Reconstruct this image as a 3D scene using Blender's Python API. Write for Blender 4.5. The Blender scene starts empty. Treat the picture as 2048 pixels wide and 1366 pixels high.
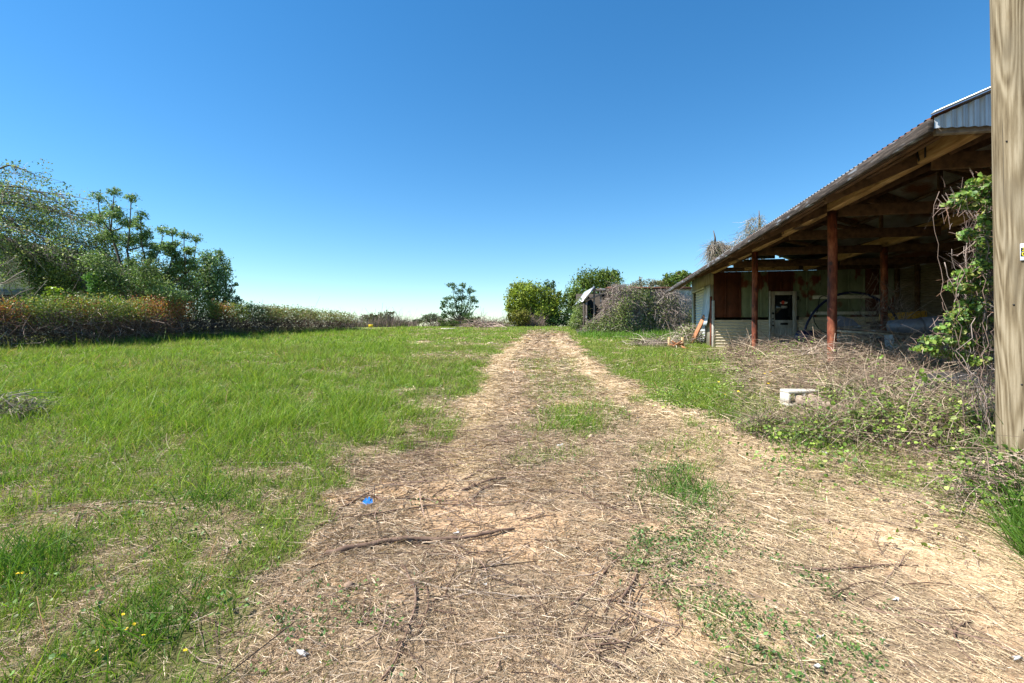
import bpy, math, random
import numpy as np
from mathutils import Vector
rng = np.random.default_rng(11)
random.seed(5)
S = bpy.context.scene
C = S.collection
EYE = 1.45                       # eye height over the ground under the camera
# ------------------------------------------------------------------ camera, sky, sun, exposure
cam = bpy.data.cameras.new('camera'); camo = bpy.data.objects.new('camera', cam); C.objects.link(camo)
camo.location = (0, 0, EYE); camo.rotation_euler = (math.radians(90), 0, 0)
cam.sensor_width = 36.0; cam.lens = 36.0*1000/2048
cam.shift_y = -23/2048; cam.clip_start = .05; cam.clip_end = 6000
S.camera = camo
SUN = np.array([-.627, -.085, .77]); SUN /= np.linalg.norm(SUN)
ELEV = math.asin(SUN[2]); AZ = math.atan2(SUN[0], SUN[1])
W = bpy.data.worlds.new('World'); S.world = W; W.use_nodes = True
nt = W.node_tree; nt.nodes.clear()
sky = nt.nodes.new('ShaderNodeTexSky'); sky.sky_type = 'NISHITA'; sky.sun_disc = False
sky.sun_elevation = ELEV; sky.sun_rotation = AZ
sky.air_density = 1.0; sky.dust_density = .0; sky.ozone_density = 4.0; sky.altitude = 0
bgn = nt.nodes.new('ShaderNodeBackground'); bgn.inputs[1].default_value = .096
won = nt.nodes.new('ShaderNodeOutputWorld')
hs = nt.nodes.new('ShaderNodeHueSaturation'); hs.inputs['Saturation'].default_value = 1.28; hs.inputs['Hue'].default_value = .5
gmn = nt.nodes.new('ShaderNodeGamma'); gmn.inputs[1].default_value = .94
tn = nt.nodes.new('ShaderNodeMix'); tn.data_type = 'RGBA'; tn.blend_type = 'MULTIPLY'; tn.inputs[0].default_value = 1; tn.inputs[7].default_value = (.90, .955, .955, 1)
nt.links.new(sky.outputs[0], gmn.inputs[0]); nt.links.new(gmn.outputs[0], tn.inputs[6]); nt.links.new(tn.outputs[2], hs.inputs['Color']); nt.links.new(hs.outputs[0], bgn.inputs[0]); nt.links.new(bgn.outputs[0], won.inputs[0])
sl = bpy.data.lights.new('sun', 'SUN'); sl.energy = 5.0; sl.angle = math.radians(.53); sl.color = (1, .95, .87)
so = bpy.data.objects.new('sun', sl); C.objects.link(so); so.location = (-20, -5, 30)
so.rotation_euler = Vector(-SUN).to_track_quat('-Z', 'Y').to_euler()
S.view_settings.view_transform = 'Standard'; S.view_settings.look = 'None'
S.view_settings.exposure = 1.2; S.view_settings.gamma = 1
S.cycles.max_bounces = 6; S.cycles.transparent_max_bounces = 4
S.cycles.diffuse_bounces = 3; S.cycles.glossy_bounces = 2; S.cycles.transmission_bounces = 3

# ------------------------------------------------------------------ numeric helpers
def hsh(i, j, seed):
    h = np.sin(i*127.1 + j*311.7 + seed*74.7)*43758.5453
    return h - np.floor(h)
def vnoise(x, y, seed=0):
    x = np.asarray(x, float); y = np.asarray(y, float)
    i = np.floor(x); j = np.floor(y); fx = x-i; fy = y-j
    fx = fx*fx*(3-2*fx); fy = fy*fy*(3-2*fy)
    return (hsh(i, j, seed)*(1-fx)+hsh(i+1, j, seed)*fx)*(1-fy) + (hsh(i, j+1, seed)*(1-fx)+hsh(i+1, j+1, seed)*fx)*fy
def fbm(x, y, seed=0, o=3):
    a = 0; t = 0; w = 1
    for k in range(o):
        a = a + w*vnoise(np.asarray(x)*2**k, np.asarray(y)*2**k, seed+k*13); t += w; w *= .5
    return a/t
def sst(a, b, x):
    t = np.clip((x-a)/(b-a), 0, 1); return t*t*(3-2*t)
MB_Y = [-50, 3, 5, 5.7, 7.5, 9.4, 15, 25, 200]
MB_X = [2.75, 2.8, 3.0, 2.85, 3.3, 4.2, 5.9, 10, 60]
def mound_edge(Y): return np.interp(Y, MB_Y, MB_X)
def h(X, Y):
    X = np.asarray(X, float); Y = np.asarray(Y, float)
    b = 2.1*(1-np.exp(-np.clip(Y-1, 0, 57)/30))
    f = np.clip(Y-58, 0, None)
    b = b - 12*(1-np.exp(-(f/90)**1.5)) + .0
    d = X-mound_edge(Y)
    amp = np.interp(Y, [0, 3, 5, 8, 10, 13, 16, 19], [.15, .24, .30, .50, .40, .2, .05, 0])
    b = b + amp*sst(-.25, 1.1, d)
    n = (fbm(X*.9, Y*.9, 3)-.5)*.10 + (vnoise(X*4, Y*4, 8)-.5)*.03
    return b + n*sst(60, 30, Y)
def gp(px, py):
    """ground point seen at a pixel of the photograph"""
    a = (px-1024)/1000; b = (660-py)/1000
    y = .8
    while y < 70:
        if EYE+b*y <= float(h(a*y, y)): break
        y *= 1.004
    return np.array([a*y, y, float(h(a*y, y))])
def P(px, py, Y): return np.array([(px-1024)*Y/1000, Y, EYE+(660-py)*Y/1000])

# ------------------------------------------------------------------ mesh collector
class MB:
    def __init__(s): s.v = []; s.f = []; s.c = []; s.n = 0; s.mi = []
    def add(s, v, faces, col=None, mi=0):
        v = np.asarray(v, float).reshape(-1, 3)
        if not isinstance(faces, list): faces = [faces]
        for f in faces:
            f = np.asarray(f, np.int64); s.f.append(f+s.n); s.mi.append(np.full(len(f), mi))
        if col is None: col = np.ones((len(v), 3))*.5
        col = np.asarray(col, float)
        if col.ndim == 1: col = np.tile(col, (len(v), 1))
        s.v.append(v); s.c.append(col); s.n += len(v)
    def box(s, x0, x1, y0, y1, z0, z1, mi=0):
        v = [(x, y, z) for x in (x0, x1) for y in (y0, y1) for z in (z0, z1)]
        s.add(v, np.array([(0, 1, 3, 2), (4, 6, 7, 5), (0, 4, 5, 1), (2, 3, 7, 6), (0, 2, 6, 4), (1, 5, 7, 3)]), mi=mi)
    def beam(s, a, b, w, t, up=(0, 0, 1), mi=0):
        """rectangular bar from a to b, w across, t in the up direction"""
        a = np.array(a, float); b = np.array(b, float); d = b-a; d /= np.linalg.norm(d)
        u = np.cross(d, np.array(up, float)); u /= np.linalg.norm(u)+1e-9; q = np.cross(u, d)
        v = [p+u*w/2*i+q*t/2*j for p in (a, b) for i in (-1, 1) for j in (-1, 1)]
        s.add(v, np.array([(0, 1, 3, 2), (4, 6, 7, 5), (0, 4, 5, 1), (2, 3, 7, 6), (0, 2, 6, 4), (1, 5, 7, 3)]), mi=mi)
    def tube(s, pts, rad, n=6, col=None, caps=True, mi=0):
        pts = np.asarray(pts, float); m = len(pts)
        rad = np.broadcast_to(np.asarray(rad, float), (m,))
        d = np.gradient(pts, axis=0); d /= np.linalg.norm(d, axis=1)[:, None]+1e-9
        ref = np.array([0, 0, 1.]) if abs(d[:, 2]).mean() < .8 else np.array([1., 0, 0])
        u = np.cross(d, ref); u /= np.linalg.norm(u, axis=1)[:, None]+1e-9; w = np.cross(d, u)
        a = np.arange(n)/n*2*np.pi
        v = pts[:, None]+rad[:, None, None]*(np.cos(a)[None, :, None]*u[:, None]+np.sin(a)[None, :, None]*w[:, None])
        i = np.arange(m-1)[:, None]*n; j = np.arange(n)[None]; k = (j+1) % n
        f = np.stack([i+j, i+k, i+n+k, i+n+j], -1).reshape(-1, 4)
        fs = [f]
        if caps: fs += [np.arange(n)[::-1][None], (np.arange(n)+(m-1)*n)[None]]
        s.add(v.reshape(-1, 3), fs, col, mi)
    def corr(s, o, u, v, nrm, pitch=.076, amp=.009, nv=2, thick=0, mi=0, jit=0):
        """corrugated sheet: waves repeat along u, ridges run along v"""
        o = np.array(o, float); u = np.array(u, float); v = np.array(v, float); nrm = np.array(nrm, float)
        L = np.linalg.norm(u); k = max(2, int(L/pitch*6))
        t = np.linspace(0, 1, k+1); w = np.sin(t*L/pitch*2*np.pi)*amp
        r = np.linspace(0, 1, nv)
        p = o+t[:, None, None]*u+r[None, :, None]*v+w[:, None, None]*nrm
        if jit: p = p+nrm*(fbm(t[:, None]*L*1.3+0*r, r[None]*3+0*t[:, None], 77)-.5)[..., None]*jit
        i = np.arange(k)[:, None]*nv; j = np.arange(nv-1)[None]
        f = np.stack([i+j, i+nv+j, i+nv+j+1, i+j+1], -1).reshape(-1, 4)
        s.add(p.reshape(-1, 3), f, mi=mi)
    def build(s, name, mats, parent=None, smooth=False, bevel=0):
        me = bpy.data.meshes.new(name)
        v = np.concatenate(s.v)
        off = parent.get('_off') if parent is not None else None
        if off is not None: v = v-np.array(off)
        tot = np.concatenate([np.full(len(f), f.shape[1]) for f in s.f])
        idx = np.concatenate([f.reshape(-1) for f in s.f])
        me.vertices.add(len(v)); me.vertices.foreach_set('co', v.astype(np.float32).ravel())
        me.loops.add(len(idx)); me.loops.foreach_set('vertex_index', idx.astype(np.int32))
        me.polygons.add(len(tot)); st = np.concatenate([[0], np.cumsum(tot)[:-1]])
        me.polygons.foreach_set('loop_start', st.astype(np.int32))
        if not isinstance(mats, (list, tuple)): mats = [mats]
        for m in mats: me.materials.append(m)
        if len(mats) > 1: me.polygons.foreach_set('material_index', np.concatenate(s.mi).astype(np.int32))
        me.update(calc_edges=True)
        if smooth: me.polygons.foreach_set('use_smooth', np.ones(len(tot), bool))
        ca = me.color_attributes.new('col', 'FLOAT_COLOR', 'POINT')
        c = np.concatenate(s.c); ca.data.foreach_set('color', np.concatenate([c, np.ones((len(c), 1))], 1).astype(np.float32).ravel())
        o = bpy.data.objects.new(name, me); C.objects.link(o)
        if parent is not None: o.parent = parent
        if bevel:
            b = o.modifiers.new('bevel', 'BEVEL'); b.width = bevel; b.segments = 1; b.limit_method = 'ANGLE'
        return o

def each(mb, name, mats, parent, owner=None, **kw):
    """every piece added to mb becomes a part of its own"""
    out = []; q = 0
    fi = 0
    for v, c in zip(mb.v, mb.c):
        m2 = MB(); m2.v = [v]; m2.c = [c]; n = len(v)
        while fi < len(mb.f) and mb.f[fi].max() < q+n: m2.f.append(mb.f[fi]-q); m2.mi.append(mb.mi[fi]); fi += 1
        q += n; o = m2.build(name, mats, parent, **kw)
        if owner is not None: o.parent = owner
        out.append(o)
    return out
def tag(o, label, cat, group=None):
    o['label'] = label; o['category'] = cat
    if group: o['group'] = group
    return o
def thing(name, label, cat, loc, rz=0, group=None):
    o = bpy.data.objects.new(name, None); C.objects.link(o); o.empty_display_size = .2
    o.location = loc; o.rotation_euler = (0, 0, rz)
    return tag(o, label, cat, group)
def wthing(name, label, cat, base, group=None):
    """thing whose parts are modelled in world coordinates"""
    o = thing(name, label, cat, [float(c) for c in base], 0, group); o['_off'] = [float(c) for c in base]; return o
def kind(o, k): o['kind'] = k; return o

# ------------------------------------------------------------------ vectorised ribbons and leaves
def unit(v): return v/(np.linalg.norm(v, axis=-1, keepdims=True)+1e-9)
def ribbons(mb, p0, d, L, w, bend, col, K=2, taper=True, tipcol=None):
    """N ribbons: start p0, direction d, length L, width w, bend vector (added at t^2), K segments"""
    N = len(p0)
    if N == 0: return
    L = np.broadcast_to(L, (N,)); w = np.broadcast_to(w, (N,))
    d = unit(d); side = np.cross(d, rng.normal(size=(N, 3))); side = unit(side)
    rows = []; cols = []
    for k in range(K+1):
        t = k/K
        c = p0+(d*t+bend*t*t)*L[:, None]
        ww = w*(1-t**1.5*.98) if taper else w*(1-.35*t)
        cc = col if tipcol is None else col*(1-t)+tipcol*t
        rows += [c-side*ww[:, None]/2, c+side*ww[:, None]/2]; cols += [cc, cc]
    V = np.stack(rows, 1); Cc = np.stack(cols, 1)
    b = np.arange(N)[:, None]*(2*K+2)
    f = np.concatenate([np.stack([b+2*k, b+2*k+1, b+2*k+3, b+2*k+2], -1).reshape(-1, 4) for k in range(K)])
    mb.add(V.reshape(-1, 3), f, Cc.reshape(-1, 3))
def leaves(mb, p, L, Wd, col, up=.5, broad=False, nrm=None):
    N = len(p)
    if N == 0: return
    L = np.broadcast_to(L, (N,))[:, None]; Wd = np.broadcast_to(Wd, (N,))[:, None]
    n = rng.normal(size=(N, 3))+np.array([0, 0, up])
    if nrm is not None: n = n+nrm
    n = unit(n); u = unit(np.cross(n, rng.normal(size=(N, 3)))); v = np.cross(n, u)
    if broad:      # six-cornered heart-like leaf with a little fold
        V = np.stack([p-u*L*.45, p-u*L*.3+v*Wd*.45+n*L*.08, p+u*L*.1+v*Wd*.5+n*L*.10, p+u*L*.55-n*L*.1,
                      p+u*L*.1-v*Wd*.5+n*L*.10, p-u*L*.3-v*Wd*.45+n*L*.08], 1)
        b = np.arange(N)[:, None]*6
        f = [np.concatenate([b, b+1, b+2, b+3], 1), np.concatenate([b, b+3, b+4, b+5], 1)]
        k = 6
    else:
        V = np.stack([p-u*L/2, p+v*Wd/2, p+u*L/2, p-v*Wd/2], 1)
        b = np.arange(N)[:, None]*4; f = [np.concatenate([b, b+1, b+2, b+3], 1)]; k = 4
    mb.add(V.reshape(-1, 3), f, np.repeat(col, k, 0))
def colmix(n, cols, jit=.18, wts=None):
    cols = np.array(cols, float)
    i = rng.choice(len(cols), n, p=None if wts is None else np.array(wts)/sum(wts))
    return cols[i]*(1+rng.normal(size=(n, 1))*jit).clip(.45, 1.7)

# ------------------------------------------------------------------ materials
def newmat(name):
    m = bpy.data.materials.new(name); m.use_nodes = True; t = m.node_tree
    return m, t, t.nodes['Principled BSDF'], t.nodes['Material Output']
def attr_mat(name, transl=.3, rough=.6, spec=.25):
    m, t, b, o = newmat(name)
    a = t.nodes.new('ShaderNodeAttribute'); a.attribute_name = 'col'
    t.links.new(a.outputs['Color'], b.inputs['Base Color']); b.inputs['Roughness'].default_value = rough
    b.inputs['Specular IOR Level'].default_value = spec
    if transl:
        tr = t.nodes.new('ShaderNodeBsdfTranslucent'); mx = t.nodes.new('ShaderNodeMixShader'); mx.inputs[0].default_value = transl
        g = t.nodes.new('ShaderNodeMix'); g.data_type = 'RGBA'; g.blend_type = 'MULTIPLY'; g.inputs[0].default_value = 1
        t.links.new(a.outputs['Color'], g.inputs[6]); g.inputs[7].default_value = (1.25, 1.3, .7, 1)
        t.links.new(g.outputs[2], tr.inputs[0])
        t.links.new(b.outputs[0], mx.inputs[1]); t.links.new(tr.outputs[0], mx.inputs[2]); t.links.new(mx.outputs[0], o.inputs[0])
    return m
def noise_mat(name, stops, scale=(1, 1, 1), ns=5, detail=8, rough=.8, metal=0, bump=.3, bdist=.01, second=None, distort=0, spec=.3):
    """colour ramp over stretched noise; second = (colour, noise scale, low, high, stretch) lays patches over it"""
    m, t, b, o = newmat(name)
    tc = t.nodes.new('ShaderNodeTexCoord'); mp = t.nodes.new('ShaderNodeMapping'); mp.inputs['Scale'].default_value = scale
    t.links.new(tc.outputs['Object'], mp.inputs[0])
    n = t.nodes.new('ShaderNodeTexNoise'); n.inputs['Scale'].default_value = ns; n.inputs['Detail'].default_value = detail
    n.inputs['Distortion'].default_value = distort; n.inputs['Roughness'].default_value = .62
    t.links.new(mp.outputs[0], n.inputs['Vector'])
    r = t.nodes.new('ShaderNodeValToRGB'); e = r.color_ramp.elements
    while len(e) < len(stops): e.new(.5)
    for k, (p, c) in enumerate(stops): e[k].position = p; e[k].color = (*c, 1)
    t.links.new(n.outputs[0], r.inputs[0]); out = r.outputs[0]
    for sc in (second or []):
        c, s2, lo, hi, st = sc
        mp2 = t.nodes.new('ShaderNodeMapping'); mp2.inputs['Scale'].default_value = st; t.links.new(tc.outputs['Object'], mp2.inputs[0])
        n2 = t.nodes.new('ShaderNodeTexNoise'); n2.inputs['Scale'].default_value = s2; n2.inputs['Detail'].default_value = 5
        t.links.new(mp2.outputs[0], n2.inputs['Vector'])
        r2 = t.nodes.new('ShaderNodeMapRange'); r2.inputs[1].default_value = lo; r2.inputs[2].default_value = hi
        t.links.new(n2.outputs[0], r2.inputs[0])
        mx = t.nodes.new('ShaderNodeMix'); mx.data_type = 'RGBA'; t.links.new(r2.outputs[0], mx.inputs[0])
        t.links.new(out, mx.inputs[6]); mx.inputs[7].default_value = (*c, 1); out = mx.outputs[2]
    t.links.new(out, b.inputs['Base Color'])
    b.inputs['Roughness'].default_value = rough; b.inputs['Metallic'].default_value = metal; b.inputs['Specular IOR Level'].default_value = spec
    if bump:
        bp = t.nodes.new('ShaderNodeBump'); bp.inputs['Strength'].default_value = bump; bp.inputs['Distance'].default_value = bdist
        t.links.new(n.outputs[0], bp.inputs['Height']); t.links.new(bp.outputs[0], b.inputs['Normal'])
    return m
def plain(name, c, rough=.6, metal=0):
    return noise_mat(name, [(.3, [x*.75 for x in c]), (.7, [min(1, x*1.15) for x in c])], ns=9, rough=rough, metal=metal, bump=.1)
M = {}
M['leaf'] = attr_mat('leaf_tissue', .32, .5, .35)
M['leaf_far'] = attr_mat('leaf_tissue_far', .2, .65, .2)
M['grass'] = attr_mat('grass_blade', .35, .55, .25)
M['straw'] = attr_mat('dry_straw', .12, .8, .15)
M['twig'] = attr_mat('dead_twig', 0, .9, .1)
M['bark'] = noise_mat('bark', [(.3, (.05, .04, .03)), (.7, (.17, .14, .11))], (6, 6, 1.5), 4, bump=.8, bdist=.02, rough=.95)
M['branchbark'] = noise_mat('dry_branch_bark', [(.3, (.085, .05, .035)), (.7, (.24, .155, .11))], (1, 1, 1), 22, bump=.8, bdist=.004, rough=.9)
M['palebark'] = noise_mat('bleached_branch_bark', [(.3, (.20, .15, .11)), (.7, (.46, .37, .29))], (1, 1, 1), 22, bump=.6, bdist=.004, rough=.9)
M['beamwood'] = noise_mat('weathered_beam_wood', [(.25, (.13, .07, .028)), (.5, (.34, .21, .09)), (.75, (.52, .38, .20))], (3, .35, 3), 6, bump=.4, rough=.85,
                          second=[((.055, .03, .02), 2.2, .58, .66, (1, .5, 1.5))])
M['oldwood'] = noise_mat('grey_old_wood', [(.25, (.08, .06, .05)), (.6, (.22, .18, .15)), (.8, (.36, .32, .28))], (3, .5, 6), 5, bump=.5, rough=.9,
                         second=[((.30, .32, .34), 3, .6, .66, (1, .35, 2))])
M['fascia'] = noise_mat('peeling_fascia_paint', [(.36, (.016, .013, .011)), (.52, (.045, .035, .029)), (.66, (.10, .08, .068))], (3, .8, 12), 5, bump=.5, rough=.85,
                        second=[((.17, .19, .22), 4.2, .57, .64, (1, .6, 5))])
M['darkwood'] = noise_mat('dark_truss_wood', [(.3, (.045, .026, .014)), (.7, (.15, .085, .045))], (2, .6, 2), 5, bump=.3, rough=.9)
M['rust'] = noise_mat('rusted_steel', [(.36, (.05, .016, .010)), (.5, (.155, .04, .020)), (.66, (.32, .11, .055))], (1, 1, .35), 9, bump=.3, rough=.75,
                      second=[((.05, .025, .02), 13, .6, .68, (1, 1, .5))])
M['rustpanel'] = noise_mat('rust_brown_panel', [(.3, (.045, .014, .008)), (.7, (.13, .04, .02))], (1, 1, .5), 4, bump=.15, rough=.8)
M['greenpanel'] = noise_mat('flaking_green_panel', [(.3, (.14, .18, .11)), (.7, (.26, .30, .195))], (1, 1, .6), 3, bump=.15, rough=.7,
                            second=[((.15, .045, .022), 1.5, .55, .6, (1, 1, .75)), ((.10, .11, .06), 9, .62, .7, (1, 1, .4))])
M['siding'] = noise_mat('cream_metal_siding', [(.3, (.54, .46, .33)), (.7, (.68, .60, .45))], (.6, .6, 1), 3, bump=.05, rough=.55,
                        second=[((.26, .20, .14), 3, .62, .75, (1, 1, .5))])
M['rearwall'] = noise_mat('dull_rear_sheet', [(.3, (.10, .08, .055)), (.7, (.20, .165, .12))], (1, .5, 1), 3, rough=.7, bump=.05)
M['galv'] = noise_mat('galvanised_sheet', [(.3, (.30, .32, .34)), (.7, (.56, .58, .6))], (1, 1, .4), 4, rough=.45, metal=.55, bump=.05,
                      second=[((.26, .15, .09), 2.4, .6, .72, (1, 1, .5))])
M['roof'] = noise_mat('old_roof_sheet', [(.3, (.17, .155, .14)), (.7, (.36, .34, .32))], (1, .4, 1), 3, rough=.55, metal=.35, bump=.05,
                      second=[((.17, .07, .035), 1.6, .5, .62, (1, .5, 1))])
M['roofrust'] = noise_mat('rusted_roof_sheet', [(.3, (.07, .028, .018)), (.7, (.17, .07, .042))], (1, 1, 1), 3, rough=.75, bump=.05)
M['whitemetal'] = noise_mat('chalky_white_metal', [(.3, (.42, .44, .45)), (.7, (.6, .62, .63))], (1, 1, .5), 4, rough=.55, bump=.05,
                            second=[((.2, .16, .12), 5, .63, .75, (1, 1, .4))])
M['bluesheet'] = noise_mat('pale_blue_sheet', [(.3, (.38, .45, .50)), (.7, (.54, .6, .65))], (1, 1, 1), 5, rough=.5, bump=.05)
M['wallpanel'] = noise_mat('weathered_wall_board', [(.25, (.16, .14, .09)), (.55, (.34, .31, .23)), (.8, (.46, .45, .40))], (1.5, 1.5, .4), 4, rough=.85, bump=.2)
M['doorpaint'] = noise_mat('worn_door_paint', [(.3, (.30, .285, .255)), (.7, (.52, .49, .44))], (2, 2, .5), 5, rough=.75, bump=.15,
                           second=[((.4, .33, .22), 1.2, .55, .7, (1, 1, 1))])
M['concrete'] = noise_mat('concrete', [(.3, (.44, .41, .34)), (.7, (.62, .58, .5))], (1, 1, 1), 30, rough=.9, bump=.5, bdist=.004,
                          second=[((.3, .24, .16), 9, .58, .7, (1, 1, 1))])
M['timber'] = noise_mat('weathered_timber', [(.25, (.17, .12, .085)), (.6, (.34, .26, .20)), (.8, (.47, .40, .34))], (14, 2, 14), 3, rough=.9, bump=.5, bdist=.004)
M['orangewood'] = noise_mat('orange_stained_board', [(.3, (.26, .10, .045)), (.7, (.50, .24, .12))], (6, 6, 1), 4, rough=.8, bump=.25)
M['palewood'] = noise_mat('pale_split_wood', [(.3, (.5, .32, .14)), (.7, (.72, .54, .3))], (5, 5, 1), 5, rough=.8, bump=.3)
M['dark'] = plain('black_iron', (.02, .018, .018), .6)
M['glass'] = plain('dark_window_glass', (.012, .014, .017), .12)
M['black'] = noise_mat('black_rubber', [(.3, (.018, .017, .017)), (.7, (.05, .047, .045))], (1, 1, 1), 8, rough=.65, bump=.4, second=[((.13, .085, .06), 6, .6, .7, (1, 1, 1))])
M['blue'] = plain('blue_plastic', (.006, .012, .045), .4)
M['bluecloth'] = plain('blue_flag_plastic', (.012, .15, .44), .5)
M['white'] = noise_mat('white_plastic', [(.35, (.34, .31, .27)), (.6, (.6, .6, .6))], ns=30, rough=.5, bump=.2)
M['whitepaint'] = plain('off_white_paint', (.62, .60, .54), .55)
M['grey'] = plain('grey_tin', (.20, .20, .23), .5, .3)
M['yellow'] = plain('yellow_paint', (.62, .36, .05), .6)
M['petal'] = plain('yellow_petal', (.85, .58, .02), .5)
M['yellowdigit'] = plain('digit_yellow', (.78, .68, .03), .5)
M['plate'] = plain('number_plate_aluminium', (.68, .74, .8), .4)
M['red'] = plain('red_print', (.55, .06, .04), .5)
M['cream'] = noise_mat('cream_house_paint', [(.3, (.48, .43, .33)), (.7, (.62, .57, .46))], (1, 1, 8), 3, rough=.7, bump=.1)
M['slate'] = plain('slate_trim_paint', (.12, .17, .22), .6)
M['shingle'] = noise_mat('brown_roof_shingle', [(.3, (.06, .045, .035)), (.7, (.14, .11, .09))], (1, 1, 1), 12, rough=.95, bump=.5)
M['interior'] = plain('dark_interior_board', (.05, .042, .034), .9)
# pole wood: wavy sawn grain along the height
def pole_mat():
    m, t, b, o = newmat('treated_pole_wood')
    tc = t.nodes.new('ShaderNodeTexCoord')
    mp = t.nodes.new('ShaderNodeMapping'); mp.inputs['Scale'].default_value = (1.2, 1.2, .12); t.links.new(tc.outputs['Object'], mp.inputs[0])
    n = t.nodes.new('ShaderNodeTexNoise'); n.inputs['Scale'].default_value = 3.2; n.inputs['Detail'].default_value = 2.5; n.inputs['Distortion'].default_value = .5
    t.links.new(mp.outputs[0], n.inputs[0])
    mu = t.nodes.new('ShaderNodeMath'); mu.operation = 'MULTIPLY'; mu.inputs[1].default_value = 90; t.links.new(n.outputs[0], mu.inputs[0])
    si = t.nodes.new('ShaderNodeMath'); si.operation = 'SINE'; t.links.new(mu.outputs[0], si.inputs[0])
    n2 = t.nodes.new('ShaderNodeTexNoise'); n2.inputs['Scale'].default_value = 48; n2.inputs['Detail'].default_value = 8; n2.inputs['Roughness'].default_value = .7
    mp2 = t.nodes.new('ShaderNodeMapping'); mp2.inputs['Scale'].default_value = (1, 1, .045); t.links.new(tc.outputs['Object'], mp2.inputs[0]); t.links.new(mp2.outputs[0], n2.inputs[0])
    n3 = t.nodes.new('ShaderNodeTexNoise'); n3.inputs['Scale'].default_value = 2.5; n3.inputs['Detail'].default_value = 3; t.links.new(mp.outputs[0], n3.inputs[0])
    ad = t.nodes.new('ShaderNodeMath'); ad.operation = 'MULTIPLY_ADD'; ad.inputs[1].default_value = .11; t.links.new(si.outputs[0], ad.inputs[0])
    t.links.new(n2.outputs[0], ad.inputs[2])
    r = t.nodes.new('ShaderNodeValToRGB'); e = r.color_ramp.elements; e.new(.5)
    for k, (p, c) in enumerate([(.3, (.085, .06, .032)), (.5, (.19, .15, .092)), (.7, (.30, .25, .17))]): e[k].position = p; e[k].color = (*c, 1)
    t.links.new(ad.outputs[0], r.inputs[0])
    mx = t.nodes.new('ShaderNodeMix'); mx.data_type = 'RGBA'; mr = t.nodes.new('ShaderNodeMapRange'); mr.inputs[1].default_value = .5; mr.inputs[2].default_value = .7
    t.links.new(n3.outputs[0], mr.inputs[0]); t.links.new(mr.outputs[0], mx.inputs[0]); t.links.new(r.outputs[0], mx.inputs[6])
    mx2 = t.nodes.new('ShaderNodeMix'); mx2.data_type = 'RGBA'; mx2.blend_type = 'MULTIPLY'; mx2.inputs[0].default_value = 1
    t.links.new(r.outputs[0], mx2.inputs[6]); mx2.inputs[7].default_value = (.82, .88, .86, 1); t.links.new(mx2.outputs[2], mx.inputs[7])
    cr_ = t.nodes.new('ShaderNodeTexNoise'); cr_.inputs['Scale'].default_value = 30; cr_.inputs['Detail'].default_value = 3
    mp3 = t.nodes.new('ShaderNodeMapping'); mp3.inputs['Scale'].default_value = (1, 1, .018); t.links.new(tc.outputs['Object'], mp3.inputs[0]); t.links.new(mp3.outputs[0], cr_.inputs[0])
    cm = t.nodes.new('ShaderNodeMapRange'); cm.inputs[1].default_value = .66; cm.inputs[2].default_value = .70; t.links.new(cr_.outputs[0], cm.inputs[0])
    st_ = t.nodes.new('ShaderNodeTexNoise'); st_.inputs['Scale'].default_value = 7; st_.inputs['Detail'].default_value = 6; mp4 = t.nodes.new('ShaderNodeMapping'); mp4.inputs['Scale'].default_value = (1, 1, .3); t.links.new(tc.outputs['Object'], mp4.inputs[0]); t.links.new(mp4.outputs[0], st_.inputs[0])
    sm = t.nodes.new('ShaderNodeMapRange'); sm.inputs[1].default_value = .52; sm.inputs[2].default_value = .7; sm.inputs[4].default_value = .55; t.links.new(st_.outputs[0], sm.inputs[0])
    m3 = t.nodes.new('ShaderNodeMix'); m3.data_type = 'RGBA'; t.links.new(sm.outputs[0], m3.inputs[0]); t.links.new(mx.outputs[2], m3.inputs[6]); m3.inputs[7].default_value = (.15, .125, .085, 1)
    m4 = t.nodes.new('ShaderNodeMix'); m4.data_type = 'RGBA'; t.links.new(cm.outputs[0], m4.inputs[0]); t.links.new(m3.outputs[2], m4.inputs[6]); m4.inputs[7].default_value = (.045, .035, .025, 1)
    t.links.new(m4.outputs[2], b.inputs['Base Color']); b.inputs['Roughness'].default_value = .85; b.inputs['Specular IOR Level'].default_value = .2
    bp = t.nodes.new('ShaderNodeBump'); bp.inputs['Strength'].default_value = .4; bp.inputs['Distance'].default_value = .004
    t.links.new(ad.outputs[0], bp.inputs['Height']); t.links.new(bp.outputs[0], b.inputs['Normal'])
    return m
M['pole'] = pole_mat()
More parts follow.
